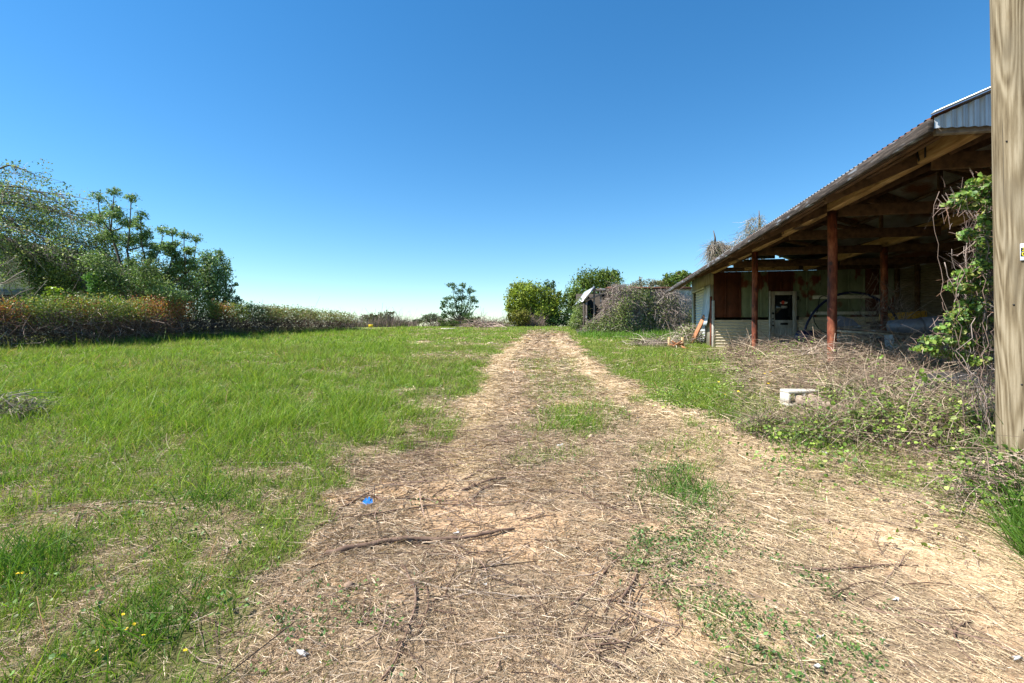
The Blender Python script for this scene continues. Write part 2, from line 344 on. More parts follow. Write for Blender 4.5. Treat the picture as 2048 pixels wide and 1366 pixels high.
def ground_mat():
    m, t, b, o = newmat('field_soil')
    a = t.nodes.new('ShaderNodeAttribute'); a.attribute_name = 'col'
    tc = t.nodes.new('ShaderNodeTexCoord')
    n = t.nodes.new('ShaderNodeTexNoise'); n.inputs['Scale'].default_value = 14; n.inputs['Detail'].default_value = 10; n.inputs['Roughness'].default_value = .75
    t.links.new(tc.outputs['Object'], n.inputs[0])
    n2 = t.nodes.new('ShaderNodeTexNoise'); n2.inputs['Scale'].default_value = 1.4; n2.inputs['Detail'].default_value = 6; t.links.new(tc.outputs['Object'], n2.inputs[0])
    r = t.nodes.new('ShaderNodeMapRange'); r.inputs[1].default_value = .3; r.inputs[2].default_value = .72; r.inputs[3].default_value = .45; r.inputs[4].default_value = 1.5
    t.links.new(n.outputs[0], r.inputs[0])
    r2 = t.nodes.new('ShaderNodeMapRange'); r2.inputs[1].default_value = .3; r2.inputs[2].default_value = .7; r2.inputs[3].default_value = .8; r2.inputs[4].default_value = 1.2
    t.links.new(n2.outputs[0], r2.inputs[0])
    mm = t.nodes.new('ShaderNodeMath'); mm.operation = 'MULTIPLY'; t.links.new(r.outputs[0], mm.inputs[0]); t.links.new(r2.outputs[0], mm.inputs[1])
    vm = t.nodes.new('ShaderNodeVectorMath'); vm.operation = 'SCALE'; t.links.new(a.outputs['Color'], vm.inputs[0]); t.links.new(mm.outputs[0], vm.inputs['Scale'])
    t.links.new(vm.outputs[0], b.inputs['Base Color']); b.inputs['Roughness'].default_value = .95; b.inputs['Specular IOR Level'].default_value = .1
    bp = t.nodes.new('ShaderNodeBump'); bp.inputs['Strength'].default_value = .8; bp.inputs['Distance'].default_value = .02
    t.links.new(n.outputs[0], bp.inputs['Height']); t.links.new(bp.outputs[0], b.inputs['Normal'])
    return m
M['ground'] = ground_mat()

# ------------------------------------------------------------------ where grass, straw and bare soil lie
def polysd(px, py, poly):
    poly = np.array(poly, float); d = np.full(px.shape, 1e9); ins = np.zeros(px.shape, bool)
    for k in range(len(poly)):
        a = poly[k]; b = poly[(k+1) % len(poly)]; e = b-a
        t = np.clip(((px-a[0])*e[0]+(py-a[1])*e[1])/(e@e), 0, 1)
        d = np.minimum(d, np.hypot(px-a[0]-t*e[0], py-a[1]-t*e[1]))
        c = ((a[1] > py) != (b[1] > py)) & (px < (b[0]-a[0])*(py-a[1])/(b[1]-a[1]+1e-12)+a[0]); ins ^= c
    return np.where(ins, d, -d)
DIRT = [(470, 1500), (560, 1250), (630, 1120), (710, 1010), (670, 930), (760, 893), (900, 868), (915, 820), (955, 790), (962, 745), (1000, 705), (1035, 678), (1060, 663), (1130, 663), (1155, 690),
        (1215, 742), (1290, 795), (1390, 845), (1520, 872), (1700, 925), (1900, 1015), (2090, 1110), (2600, 1400), (2600, 1500)]
STRIP = [(1085, 800), (1150, 785), (1215, 800), (1260, 850), (1210, 885), (1120, 895), (1075, 860)]
STRIP2 = [(1060, 715), (1150, 715), (1185, 780), (1080, 780)]
WEED = [(1340, 960), (1400, 960), (1440, 1080), (1500, 1150), (1640, 1190), (1700, 1366), (1720, 1500), (1350, 1500), (1400, 1300), (1340, 1130)]
TUFT = [[(1040, 720), (1120, 715), (1130, 790), (1050, 790)], [(1290, 890), (1420, 880), (1440, 960), (1330, 960)], [(780, 870), (900, 850), (905, 890), (800, 905)], [(1050, 870), (1120, 860), (1120, 890), (1060, 895)], [(1560, 1010), (1640, 1000), (1660, 1060), (1580, 1060)]]
WEED2 = [(640, 1230), (780, 1230), (820, 1500), (600, 1500)]
RUTS = [[(1050, 680), (1005, 715), (975, 760), (955, 810), (935, 865), (930, 930)], [(1110, 680), (1150, 715), (1215, 765), (1310, 815), (1440, 875), (1720, 1010), (2060, 1190)]]
def rutf(px, py, Y):
    d = np.full(np.shape(px), 1e9)
    for rt in RUTS:
        for a, b in zip(rt[:-1], rt[1:]):
            a = np.array(a, float); b = np.array(b, float); e = b-a; t = np.clip(((px-a[0])*e[0]+(py-a[1])*e[1])/(e@e), 0, 1)
            d = np.minimum(d, np.hypot(px-a[0]-t*e[0], (py-a[1]-t*e[1])*1.6))
    return sst(1.9, .5, d/np.clip(220/np.clip(Y, .95, None), 6, 120))
def zones(X, Y):
    X = np.asarray(X, float); Y = np.asarray(Y, float)
    Yc = np.clip(Y, .95, None); z = h(X, Yc)
    px = 1024+1000*X/Yc; py = 660-1000*(z-EYE)/Yc
    nz = (fbm(X*1.1, Y*1.1, 21)-.5); nf = (fbm(X*4.5, Y*4.5, 22)-.5)
    sc = np.clip(220/Yc, 6, 120)          # photo pixels per .22 m
    wob = nz*sc*2.6+nf*sc*1.6
    dirt = sst(-.35, .35, (polysd(px, py, DIRT)+wob)/sc)
    g = 1-dirt
    g = np.maximum(g, .72*sst(-.4, .6, (polysd(px, py, STRIP)+wob*.8)/sc))
    g = np.maximum(g, .46*sst(-.4, .6, (polysd(px, py, STRIP2)+wob)/sc))
    for tf in TUFT: g = np.maximum(g, .36*sst(-.6, .5, (polysd(px, py, tf)+wob*1.2)/sc))
    wd = np.maximum(.9*sst(-.5, .5, (polysd(px, py, WEED)+wob*1.4)/sc), .5*sst(-.5, .5, (polysd(px, py, WEED2)+wob*1.4)/sc))
    g = np.maximum(g, .34*wd*sst(.4, .6, fbm(X*2.1, Y*2.1, 231)))
    # left foreground: grass broken by brown thatch
    lf = sst(860, 960, py)*sst(760, 560, px)
    g = g*(1-lf*.6*sst(.42, .66, fbm(X*4.2+5, Y*4.2, 33)))
    # patchy wear over the field next to the track
    near = sst(520, 60, np.abs(px-1000))*sst(900, 840, py)
    g = g*(1-.5*near*sst(.47, .66, fbm(X*.8, Y*.55, 41)))
    # right brush mound: little grass
    mo = sst(-.1, .7, X-mound_edge(Y))*sst(19, 14, Y)
    g = g*(1-.72*mo)
    bare = sst(.60, .68, fbm(X*1.3+9, Y*1.3, 51))*dirt
    return g, dirt, wd*dirt, mo, bare, px, py

# ------------------------------------------------------------------ ground sheet
def axis(segs):
    out = [segs[0][0]]
    for a, b, st in segs:
        n = max(1, int(round((b-a)/st))); out += list(np.linspace(a, b, n+1)[1:])
    return np.array(out)
xs = axis([(-3000, -400, 400), (-400, -60, 30), (-60, -20, 1.2), (-20, -7, .3), (-7, 9, .085), (9, 24, .35), (24, 70, 1.5), (70, 400, 30), (400, 3000, 400)])
ys = axis([(-60, -4, 6), (-4, .6, .25), (.6, 9, .085), (9, 22, .22), (22, 66, .7), (66, 240, 8), (240, 3000, 250)])
GX, GY = np.meshgrid(xs, ys, indexing='ij')
GZ = h(GX, GY)
g, dirt, wd, mo, bare, gpx, gpy = zones(GX, GY)
rut = rutf(gpx, gpy, GY)*dirt*(.5+.5*fbm(GX*2.5, GY*2.5, 191))
thatch = sst(.35, .65, fbm(GX*2.2, GY*2.2, 61))
c_soil = np.array([.43, .31, .20]); c_that = np.array([.29, .21, .135]); c_bare = np.array([.50, .335, .20])
c_gnear = np.array([.11, .11, .04]); c_gfar = np.array([.20, .235, .055]); c_mo = np.array([.14, .105, .08])
k = lambda a: a[..., None]
col = c_that*(1-k(thatch))+c_soil*k(thatch)
col = col*(1-k(bare))+c_bare*k(bare)
col = col*(1-k(rut))+np.array([.56, .425, .275])*k(rut)
far = sst(8, 26, GY)
gc = c_gnear*(1-k(far))+c_gfar*k(far)
dryp = .55*sst(.5, .72, fbm(GX*.35, GY*.22, 71))*far
gc = gc*(1-k(dryp))+np.array([.26, .22, .09])*k(dryp)
col = col*(1-k(g))+gc*k(g); col = col*(1-k(mo*.8))+c_mo*k(mo*.8)
nx, ny = GX.shape
idx = np.arange(nx*ny).reshape(nx, ny)
mb = MB(); mb.add(np.stack([GX, GY, GZ], -1).reshape(-1, 3), np.stack([idx[:-1, :-1], idx[1:, :-1], idx[1:, 1:], idx[:-1, 1:]], -1).reshape(-1, 4), col.reshape(-1, 3))
kind(mb.build('ground', M['ground'], smooth=True), 'structure')

# ------------------------------------------------------------------ open shed (own frame: +y along the building, rotated 10.7 deg)
TH = math.atan(.189); CT, ST_ = math.cos(TH), math.sin(TH)
def BW(x, y, z): return np.array([ST_*y+CT*x, CT*y-ST_*x, z])
FL = .72
XB, XM, XR, XE, XE2 = 3.585, 6.42, 9.15, 2.50, 10.34
Y0, YW, Y1 = 4.45, 18.0, 22.4
ZE, SL = 3.115, .42
def roofz(x): return ZE+SL*(min(x, 2*XM-x)-XE)
def bthing(name, label, cat, x, y, z, group=None):
    o = thing(name, label, cat, [float(c) for c in BW(x, y, z)], -TH, group); o['_off'] = [x, y, z]; return o
shed = bthing('open_shed', 'long open-sided shed with rusty posts, corrugated roof and a cream-sided room at its end', 'shed', XB, YW, FL)
def part(mbd, name, mat, par=None, **kw): return mbd.build(name, mat, par or shed, **kw)
# a part of a part keeps the shed's offset through its own parent
def sub(mbd, name, mat, par, **kw):
    o = mbd.build(name, mat, shed, **kw); o.parent = par; return o
# roof sheets
mb = MB()
for sx, x0, x1 in ((1, XE, XM), (-1, XE2, XM)):
    mb.corr((x0, Y0-.03, ZE), (0, Y1-Y0+.06, 0), (x1-x0, 0, SL*abs(x1-x0)), (-SL*sx*.9, 0, .9), .09, .012, 6)
roof = part(mb, 'roof', M['roof'], smooth=True)
mb = MB()   # rake flashing and ridge cap
mb.beam((XE-.02, Y0-.045, ZE+.012), (XM, Y0-.045, roofz(XM)+.017), .05, .012); mb.beam((XE2+.02, Y0-.045, ZE+.012), (XM, Y0-.045, roofz(XM)+.017), .05, .012)
mb.beam((XM, Y0-.1, roofz(XM)+.06), (XM, Y1+.05, roofz(XM)+.06), .35, .02)
each(mb, 'flashing', M['galv'], shed, roof)
mb = MB(); mb.box(XE-.03, XE+.015, Y0, Y1, ZE-.118, ZE-.017)
part(mb, 'fascia_board', M['fascia'], bevel=.006)
mb = MB(); mb.box(XE+.16, XE+.20, Y0+.1, Y1, ZE-.05, ZE+.05)
mb.box(XE+.5, XE+.545, Y0+.06, Y1, roofz(XE+.5)-.10, roofz(XE+.5)-.02)
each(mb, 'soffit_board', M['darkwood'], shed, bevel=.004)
mb = MB(); mb.box(XE2-.02, XE2+.03, Y0, Y1, ZE-.155, ZE-.017); part(mb, 'fascia_board', M['fascia'])
# gable sheet over the near end
mb = MB(); n = 200; xx = np.linspace(XE+.02, XE2-.02, n*4+1)
w = np.sin((xx-XE)/.076*2*np.pi)*.009
zt = np.array([roofz(x)-.015 for x in xx]); zb = np.full_like(xx, 3.03)+.02*np.sin(xx*1.3)
zt = np.maximum(zt, zb+.02)
v = np.concatenate([np.stack([xx, Y0+w, zb], 1), np.stack([xx, Y0+w, zt], 1)]); m_ = len(xx); i = np.arange(m_-1)
mb.add(v, np.stack([i, i+1, i+1+m_, i+m_], 1)); part(mb, 'gable_sheet', M['galv'], smooth=True)
mb = MB(); mb.box(XE+.05, XE2-.05, Y0+.03, Y0+.08, 2.99, 3.09); part(mb, 'gable_rail', M['oldwood'], bevel=.004)
# long beams on the three post rows
mb = MB(); mb.box(XB-.06, XB+.06, Y0+.15, YW+.05, 3.37, 3.545); b1 = part(mb, 'eave_beam', M['beamwood'], bevel=.008)
mb = MB()
for yy in (6.55, 11.15, 14.6, 17.2):   # black straps, drawn as upright - slanted pair - upright
    for dy, lean in ((-.16, 0), (-.05, .05), (.055, -.05), (.15, 0)):
        mb.beam((XB-.063, yy+dy, 3.39), (XB-.063, yy+dy+lean, 3.53), .03, .006, (1, 0, 0))
each(mb, 'iron_strap', M['dark'], shed, b1)
mb = MB(); mb.box(XM-.06, XM+.06, Y0+.3, YW-.05, 3.40, 3.62); part(mb, 'inner_beam', M['beamwood'], bevel=.008)
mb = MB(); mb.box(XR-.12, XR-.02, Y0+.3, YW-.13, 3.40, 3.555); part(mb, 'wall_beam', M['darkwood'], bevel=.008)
# trusses
for yy in (6.5, 8.9, 11.05, 13.19, 15.6):
    mb = MB()
    mb.box(XB+.07, XM-.07, yy-.03, yy+.03, 3.28, 3.46); mb.box(XM+.07, XR-.14, yy-.03, yy+.03, 3.28, 3.46)
    for x0, x1 in ((XE+.05, XM), (XE2-.05, XM)):
        mb.beam((x0, yy+.07, roofz(x0)-.11), (x1, yy+.07, roofz(x1)-.11), .05, .15)
    mb.beam((XM, yy+.13, 3.63), (XM, yy+.13, roofz(XM)-.15), .08, .06, (1, 0, 0))
    mb.beam((XB+.2, yy-.06, 3.46), (XM-1.2, yy-.06, roofz(XM-1.2)-.15), .04, .09); mb.beam((XM, yy-.06, 3.68), (XM-1.4, yy-.06, roofz(XM-1.4)-.15), .04, .09)
    mb.beam((XM, yy-.1, 3.68), (XM+1.4, yy-.1, roofz(XM+1.4)-.15), .04, .09)
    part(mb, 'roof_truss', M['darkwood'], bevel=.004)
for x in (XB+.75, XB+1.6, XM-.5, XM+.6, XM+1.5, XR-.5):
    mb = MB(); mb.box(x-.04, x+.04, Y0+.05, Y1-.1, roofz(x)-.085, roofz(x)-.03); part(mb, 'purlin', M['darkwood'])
# posts
def post(x, y, r, zt=3.37):
    mb = MB(); zz = np.linspace(FL-.5, zt, 14)
    pts = np.stack([x+.006*np.sin(zz*3), np.full_like(zz, y)+.005*np.cos(zz*2), zz], 1); mb.tube(pts, r, 18)
    return part(mb, 'post', M['rust'], smooth=True)
for y in (4.75, 8.9, 13.19): post(XB, y, .069)
for y in (8.9, 13.19): post(XM, y, .075, 3.40)
# cross wall in front of the closed room
mb = MB(); mb.corr((XB+.03, YW, FL-.15), (0, 0, 1.22), (2.62, 0, 0), (0, -1, 0), .098, .014, 8); sl_ = part(mb, 'siding', M['siding'], smooth=True)
mb = MB(); mb.corr((6.24, YW, FL-.15), (0, 0, 1.30), (XR-6.24, 0, 0), (0, -1, 0), .098, .014, 8); part(mb, 'siding', M['siding'], smooth=True)
mb = MB(); xb = [XB, 3.98, 4.45, 4.78, 5.1, 5.30, 5.72, 6.05, 6.5, 6.9, 7.3, 7.75, 8.2, 8.6, XR]
mats = [0, 0, 1, 1, 1, 0, 0, 1, 1, 1, 1, 1, 0, 1]
for a, b_, mi in zip(xb[:-1], xb[1:], mats):
    mb.box(a+.004, b_-.004, YW+.02+.004*(mi), YW+.05, 1.88, 3.42, mi)
    mb.box(b_-.03, b_+.012, YW-.012, YW+.019, 1.89, 3.41, mi)
part(mb, 'wall_panel', [M['rustpanel'], M['greenpanel']], bevel=.003)
mb = MB(); mb.box(XB-.05, XR, YW-.06, YW+.05, 3.425, 3.56); part(mb, 'wall_plate', M['darkwood'], bevel=.006)
mb = MB(); mb.box(4.55, 6.2, YW-.12, YW-.065, 3.44, 3.65); part(mb, 'wall_plate', M['beamwood'], bevel=.006)
mb = MB(); mb.box(XB-.055, XB+.03, YW-.02, YW+.03, FL-.2, 2.45); part(mb, 'corner_trim', M['whitepaint'], bevel=.004)
# door of the closed room
mb = MB(); dx0, dx1, dz0, dz1 = 5.37, 6.17, FL, 2.73
yd = YW-.045
mb.box(dx0, dx0+.13, yd-.02, yd+.02, dz0, dz1); mb.box(dx1-.13, dx1, yd-.02, yd+.02, dz0, dz1)
mb.box(dx0+.13, dx1-.13, yd-.02, yd+.02, dz1-.12, dz1); mb.box(dx0+.13, dx1-.13, yd-.02, yd+.02, 1.52, 1.78)
mb.box(dx0+.13, dx1-.13, yd-.02, yd+.02, dz0, dz0+.2)
for q in range(7):
    a = dx0+.13+q*(.54/7); mb.box(a+.004, a+.54/7-.004, yd-.006, yd+.012, dz0+.2, 1.52)
door = part(mb, 'door', M['doorpaint'], bevel=.004)
mb = MB(); mb.box(dx0+.13, dx1-.13, yd-.002, yd+.008, 1.78, dz1-.12); sub(mb, 'door_glass', M['glass'], door)
mb = MB(); mb.box(dx0-.05, dx0-.012, yd-.05, yd+.03, dz0, dz1+.02); sub(mb, 'door_frame', M['whitepaint'], door)
mb = MB(); mb.box(dx0+.29, dx0+.52, yd-.03, yd-.021, 1.62, 1.69); sub(mb, 'mail_slot', M['dark'], door)
mb = MB()
for z in (2.5, 1.85, .95): mb.box(dx1-.02, dx1+.05, yd-.035, yd-.021, z-.06, z+.06)
each(mb, 'hinge', M['dark'], shed, door)
mb = MB()
for z, r_ in ((2.0, .035), (1.82, .02), (1.72, .018), (1.60, .03)): mb.tube([(dx0+.06, yd-.02, z), (dx0+.06, yd-.06, z)], r_, 10)
each(mb, 'lock', M['dark'], shed, door)
mb = MB(); t_ = np.linspace(0, 2*np.pi, 24, endpoint=False)     # sticker on the door glass: oval, red dot, white bar with marks
ov = lambda cx, cz, rx, rz, dy: np.stack([cx+rx*np.cos(t_), np.full(24, yd-.004-dy), cz+rz*np.sin(t_)], 1)
mb.add(ov(5.77, 2.35, .115, .045, .001), np.arange(24)[None], mi=0); mb.add(ov(5.745, 2.365, .05, .06, .004), np.arange(24)[None], mi=1)
mb.box(5.70, 5.88, yd-.008, yd-.004, 2.17, 2.255, 0)
for q in range(4): mb.box(5.72+q*.04, 5.735+q*.04, yd-.011, yd-.0085, 2.185, 2.225, 2)
sub(mb, 'sticker', [M['white'], M['red'], M['dark']], door)
# left wall of the closed room and its roll-up door
mb = MB(); ya, yb_, zo = 19.36, 21.85, 3.0
zt = roofz(XB)-.03
for k_, (a, b_, z0, z1) in enumerate([(YW+.051, ya, FL-.4, zo), (yb_, Y1-.1, FL-.4, zo), (YW+.051, Y1-.1, zo+.002, zt)]): mb.box(XB-.03, XB+.02, a, b_, z0, z1)
part(mb, 'side_wall', M['wallpanel'])
mb = MB(); mb.box(XB-.055, XB-.032, ya-.1, yb_+.1, zo-.02, zo+.05); mb.box(XB-.05, XB-.032, yb_, yb_+.12, FL-.3, zo-.022); part(mb, 'opening_trim', M['whitepaint'], bevel=.004)
mb = MB(); mb.corr((XB+.06, ya-.02, FL-.2), (0, 0, zo-FL+.2), (0, yb_-ya+.04, 0), (-1, 0, 0), .11, .016, 4); part(mb, 'roll_up_door', M['whitemetal'], smooth=True)
mb = MB(); mb.box(XB-.09, XB-.035, YW+.08, YW+.2, FL-.3, 2.6); part(mb, 'door_post', M['rust'], bevel=.005)
# right and rear walls, floor
mb = MB(); mb.corr((XR, Y0+.2, FL-.2), (0, 0, 3.36-FL+.2), (0, Y1-Y0-.3, 0), (-1, 0, 0), .076, .011, 6)
mb.corr((XR, Y0+.2, 3.36), (0, 0, .19), (0, 15.75-Y0-.2, 0), (-1, 0, 0), .076, .011, 4)
part(mb, 'rear_sheet_wall', M['rearwall'], smooth=True)
mb = MB()
for y in (6.5, 8.9, 11.05, 13.19, 15.1, 16.85, 17.9): mb.box(XR-.12, XR-.025, y-.05, y+.05, FL-.2, 3.395)
each(mb, 'wall_stud', M['darkwood'], shed, bevel=.004)
mb = MB(); mb.box(XB+.05, XR, Y1-.15, Y1-.1, FL-.3, 3.45)
for q, z in enumerate((3.455, 3.61, 3.765, 3.93, 4.08, 4.24, 4.40)): mb.box(max(XB+.02, XE+(z+.19-ZE)/SL), min(XR-.02, XE2-(z+.19-ZE)/SL), Y1-.14, Y1-.11, z, z+.115 if q < 4 else z+.14)
part(mb, 'end_wall', M['wallpanel'])
mb = MB(); mb.box(XB+.1, XR-.02, Y0+2.2, Y1-.2, FL-.5, FL-.02); part(mb, 'floor_slab', M['interior'])

# ------------------------------------------------------------------ junk in the shed
t = bthing('sheet_metal', 'bent pale blue metal sheet peeling off beside the roll-up door', 'metal sheet', XB-.1, 18.9, 2.5)
mb = MB(); r = np.linspace(0, 1, 10); prof = [(XB-.06-.02*a-.28*max(0, a-.45)**1.6, 3.02-1.42*a) for a in r]
v = []
for a, (x, z) in zip(r, prof): v += [(x, 18.28+.02*a, z), (x-.02, 19.28-.05*a+.42*a, z-.05*a)]
v = np.array(v); v2 = v+np.array([.012, 0, .006]); i = np.arange(9)*2
mb.add(np.concatenate([v, v2]), [np.stack([i, i+1, i+3, i+2], 1), np.stack([i+20, i+22, i+23, i+21], 1), np.stack([i, i+2, i+22, i+20], 1), np.stack([i+1, i+21, i+23, i+3], 1), np.array([(18, 19, 39, 38), (0, 20, 21, 1)])])
mb.build('bent_sheet', M['bluesheet'], t)
t = bthing('leaning_board', 'orange-brown board leaning on the wall by the roll-up door', 'board', XB-.75, 20.2, FL)
mb = MB(); mb.beam((XB-.62, 19.6, FL-.1), (XB-.12, 18.9, 1.95), .24, .05, (1, 0, .3)); mb.build('plank', M['orangewood'], t, bevel=.004)
def wbox(name, label, cat, px, py, Y, parts, mat, rz=0, group=None):
    b = P(px, py, Y); t = thing(name, label, cat, [float(c) for c in b], rz, group); return t
# workbench with boards on it
t = bthing('workbench', 'rough grey workbench under a heap of scrap boards behind the second post', 'workbench', 5.0, 10.9, FL)
mb = MB(); mb.box(4.3, 7.0, 10.55, 11.35, 1.30, 1.36); mb.build('bench_top', M['oldwood'], t, bevel=.004)
for x, y in ((4.4, 10.65), (5.6, 10.6), (6.9, 10.62), (4.4, 11.25), (6.9, 11.25)):
    mb = MB(); mb.box(x-.06, x+.06, y-.05, y+.05, FL-.1, 1.298); mb.build('leg', M['oldwood'], t, bevel=.004)
mb = MB(); mb.beam((6.15, 10.5, 1.29), (6.55, 10.45, FL), .14, .05, (0, 1, 0)); mb.build('brace', M['oldwood'], t, bevel=.004)
mb = MB(); mb.box(4.46, 6.84, 10.58, 10.64, 1.10, 1.21); mb.build('rail', M['beamwood'], t, bevel=.004)
for q, (x0, x1, dy, z, tw, mt, nm) in enumerate([(4.2, 5.55, -.12, 1.44, -.13, 'oldwood', 'grey split board on top of the scrap heap'), (4.3, 5.4, .02, 1.40, -.07, 'whitepaint', 'pale painted board lying under the grey split board'),
                                         (4.35, 5.2, .2, 1.52, .05, 'oldwood', 'short grey board tilted at the back of the scrap heap')]):
    t = bthing('scrap_board', nm, 'board', (x0+x1)/2, 10.8+dy, z); mb = MB(); mb.beam((x0, 10.6+dy, z-tw/2), (x1, 10.66+dy, z+tw/2), .16, .035, (0, 0, 1)); mb.build('plank', M[mt], t, bevel=.003)
t = bthing('tin_sheet', 'crumpled grey tin sheet standing on the scrap heap', 'metal sheet', 4.6, 10.9, 1.5)
mb = MB(); mb.add([(4.3, 10.8, 1.42), (4.9, 10.75, 1.44), (4.78, 10.95, 1.66), (4.55, 10.98, 1.74), (4.38, 10.95, 1.6), (4.3, 10.82, 1.41), (4.9, 10.77, 1.43), (4.78, 10.97, 1.65), (4.55, 11.0, 1.73), (4.38, 10.97, 1.59)],
       [np.array([(0, 1, 2, 3)]), np.array([(0, 3, 4)]), np.array([(5, 8, 7, 6)]), np.array([(5, 9, 8)])]); mb.build('tin', M['grey'], t)
t = bthing('metal_funnel', 'dull grey metal duct piece lying on the bench, its wide end open', 'duct', 6.3, 11.0, 1.36)
mb = MB(); mb.tube([(5.45, 11.0, 1.52), (5.95, 11.0, 1.52), (5.97, 11.0, 1.52)], [.12, .15, .17], 16); mb.tube([(5.98, 11.0, 1.53), (6.75, 11.0, 1.56)], [.165, .20], 16); mb.build('duct', M['grey'], t, smooth=True)
t = bthing('yellow_board', 'yellow painted board standing at the back of the shed', 'board', 7.3, 15.0, 1.9); mb = MB(); mb.beam((7.2, 15.0, 1.78), (8.3, 15.0, 1.86), .05, .2); mb.build('plank', M['yellow'], t, bevel=.003)
t = bthing('back_bench', 'dark wooden bench along the back sheet wall', 'bench', 8.2, 15.0, FL); mb = MB(); mb.box(7.0, 8.9, 14.7, 15.3, 1.62, 1.68); mb.build('bench_top', M['darkwood'], t)
for x in (7.1, 8.8): mb = MB(); mb.box(x-.05, x+.05, 14.8, 15.2, FL, 1.619); mb.build('leg', M['darkwood'], t)
t = bthing('steel_pipe', 'long pale steel pipe lying low in front of the bench', 'pipe', 6.4, 10.1, .95); mb = MB(); mb.tube([(5.0, 10.2, .99), (8.3, 10.0, .93)], .03, 10); mb.build('pipe', M['galv'], t, smooth=True)
# blue hose hoop and green drum
t = bthing('hose_hoop', 'big loop of dark blue hose arching behind the thick post', 'hose', 5.6, 14.0, FL)
mb = MB(); a = np.linspace(-.35, np.pi+.2, 40); mb.tube(np.stack([6.1+1.15*np.cos(a), np.full(40, 14.0), 1.05+1.35*np.sin(a)], 1), .03, 8); mb.build('hose', M['blue'], t, smooth=True)
t = bthing('blue_barrel', 'blue plastic barrel half hidden behind the thick post', 'barrel', 4.75, 12.6, FL)
mb = MB(); mb.tube([(4.6, 12.6, FL-.05), (4.6, 12.6, FL+.02), (4.6, 12.6, FL+.3), (4.6, 12.6, FL+.32), (4.6, 12.6, FL+.6), (4.6, 12.6, FL+.62), (4.6, 12.6, FL+.72)], [.27, .30, .31, .33, .31, .30, .24], 20); mb.build('drum', M['blue'], t, smooth=True)
t = bthing('wall_shelf', 'narrow pale board with hooks fixed to the green wall', 'shelf', 7.2, 17.9, 2.5)
mb = MB(); mb.box(6.65, 8.7, YW-.06, YW-.015, 2.47, 2.58); mb.build('board', M['whitepaint'], t, bevel=.003)
t = bthing('wall_ledge', 'pale ledge board above the cream siding right of the door', 'shelf', 7.2, 17.9, 1.95)
mb = MB(); mb.box(6.6, 8.5, YW-.09, YW-.016, 1.95, 2.05); mb.build('board', M['whitepaint'], t, bevel=.003)
t = bthing('hanging_cable', 'black cable looped over the hook board right of the door', 'cable', 7.0, 17.85, 2.3)
mb = MB(); a = np.linspace(0, np.pi, 14)
pts = [(6.75, YW-.1, 2.0)]+[(6.85+.12-.14*math.cos(b), YW-.1, 2.47+.09*math.sin(b)) for b in a]+[(7.13, YW-.1, 2.0), (7.14, YW-.1, 1.4), (7.1, YW-.1, .9)]
mb.tube(pts, .014, 6)
pts = [(6.63, YW-.1, 2.0), (6.68, YW-.11, 1.7), (6.82, YW-.12, 1.45), (7.0, YW-.13, 1.36), (7.35, YW-.12, 1.36), (7.6, YW-.11, 1.45)]; mb.tube(pts, .014, 6); mb.build('cable', M['dark'], t, smooth=True)
for q, (x, y, z, s, lab) in enumerate([(4.3, 9.9, 1.02, .17, 'pale grey plastic scrap hanging beside the thick post'), (5.1, 10.3, 1.22, .13, 'grey plastic scrap hanging from the front of the workbench')]):
    t = bthing('plastic_scrap', lab, 'scrap', x, y, z); mb = MB()
    mb.add([(x-s*.6, y, z+s), (x+s*.3, y-.03, z+s*1.1), (x+s*.6, y, z+s*.2), (x+s*.4, y+.02, z-s), (x-s*.5, y, z-s*.6), (x-s*.6, y+.015, z+s), (x+s*.3, y-.015, z+s*1.1), (x+s*.6, y+.015, z+s*.2), (x+s*.4, y+.035, z-s), (x-s*.5, y+.015, z-s*.6)], [np.arange(5)[None], np.arange(5, 10)[::-1][None]])
    mb.build('scrap', M['bluesheet'], t)
t = bthing('plywood_piece', 'pale stained block of plywood standing behind the plastic scrap', 'board', 4.35, 10.2, 1.2); mb = MB(); mb.box(4.22, 4.5, 10.2, 10.3, FL, 1.38); mb.build('panel', M['wallpanel'], t, bevel=.004)

# ------------------------------------------------------------------ utility pole
pb = np.array([3.522, 3.4, float(h(3.522, 3.4))])
t = wthing('utility_pole', 'thick pale utility pole with wavy wood grain cut off by the right edge', 'utility pole', pb)
mb = MB(); zz = np.linspace(-.4, 9, 60); an = np.arange(48)/48*2*np.pi; A_, Z_ = np.meshgrid(an, zz)
R_ = .166-.0015*Z_+.0022*np.sin(A_*7+Z_*.4)+.0016*(fbm(A_*6, Z_*.35, 201)-.5)*2
V = np.stack([pb[0]-.016*Z_+R_*np.cos(A_), 3.4+R_*np.sin(A_), pb[2]+Z_], -1).reshape(-1, 3); ii = np.arange(59)[:, None]*48; jj = np.arange(48)[None]
mb.add(V, np.stack([ii+jj, ii+(jj+1) % 48, ii+48+(jj+1) % 48, ii+48+jj], -1).reshape(-1, 4)); mb.build('shaft', M['pole'], t, smooth=True)
def onpole(a, z, o): return np.array([pb[0]-.016*z+(.166+o)*math.cos(a), 3.4+(.166+o)*math.sin(a), pb[2]+z])
mb = MB()
for z, a, r_ in ((1.25, -2.75, .006), (.72, -2.55, .006), (2.35, -2.9, .005), (.42, -2.45, .014)):
    mb.tube([onpole(a, z, -.02), onpole(a, z, .0025)], r_, 10)
each(mb, 'bolt', M['dark'], t)
pa = -2.325; pzz = EYE+(660-503)*.00327-pb[2]; nrm = np.array([math.cos(pa), math.sin(pa), 0]); ux = np.array([-math.sin(pa), math.cos(pa), 0])*1.0
P0 = onpole(pa, pzz, .003)
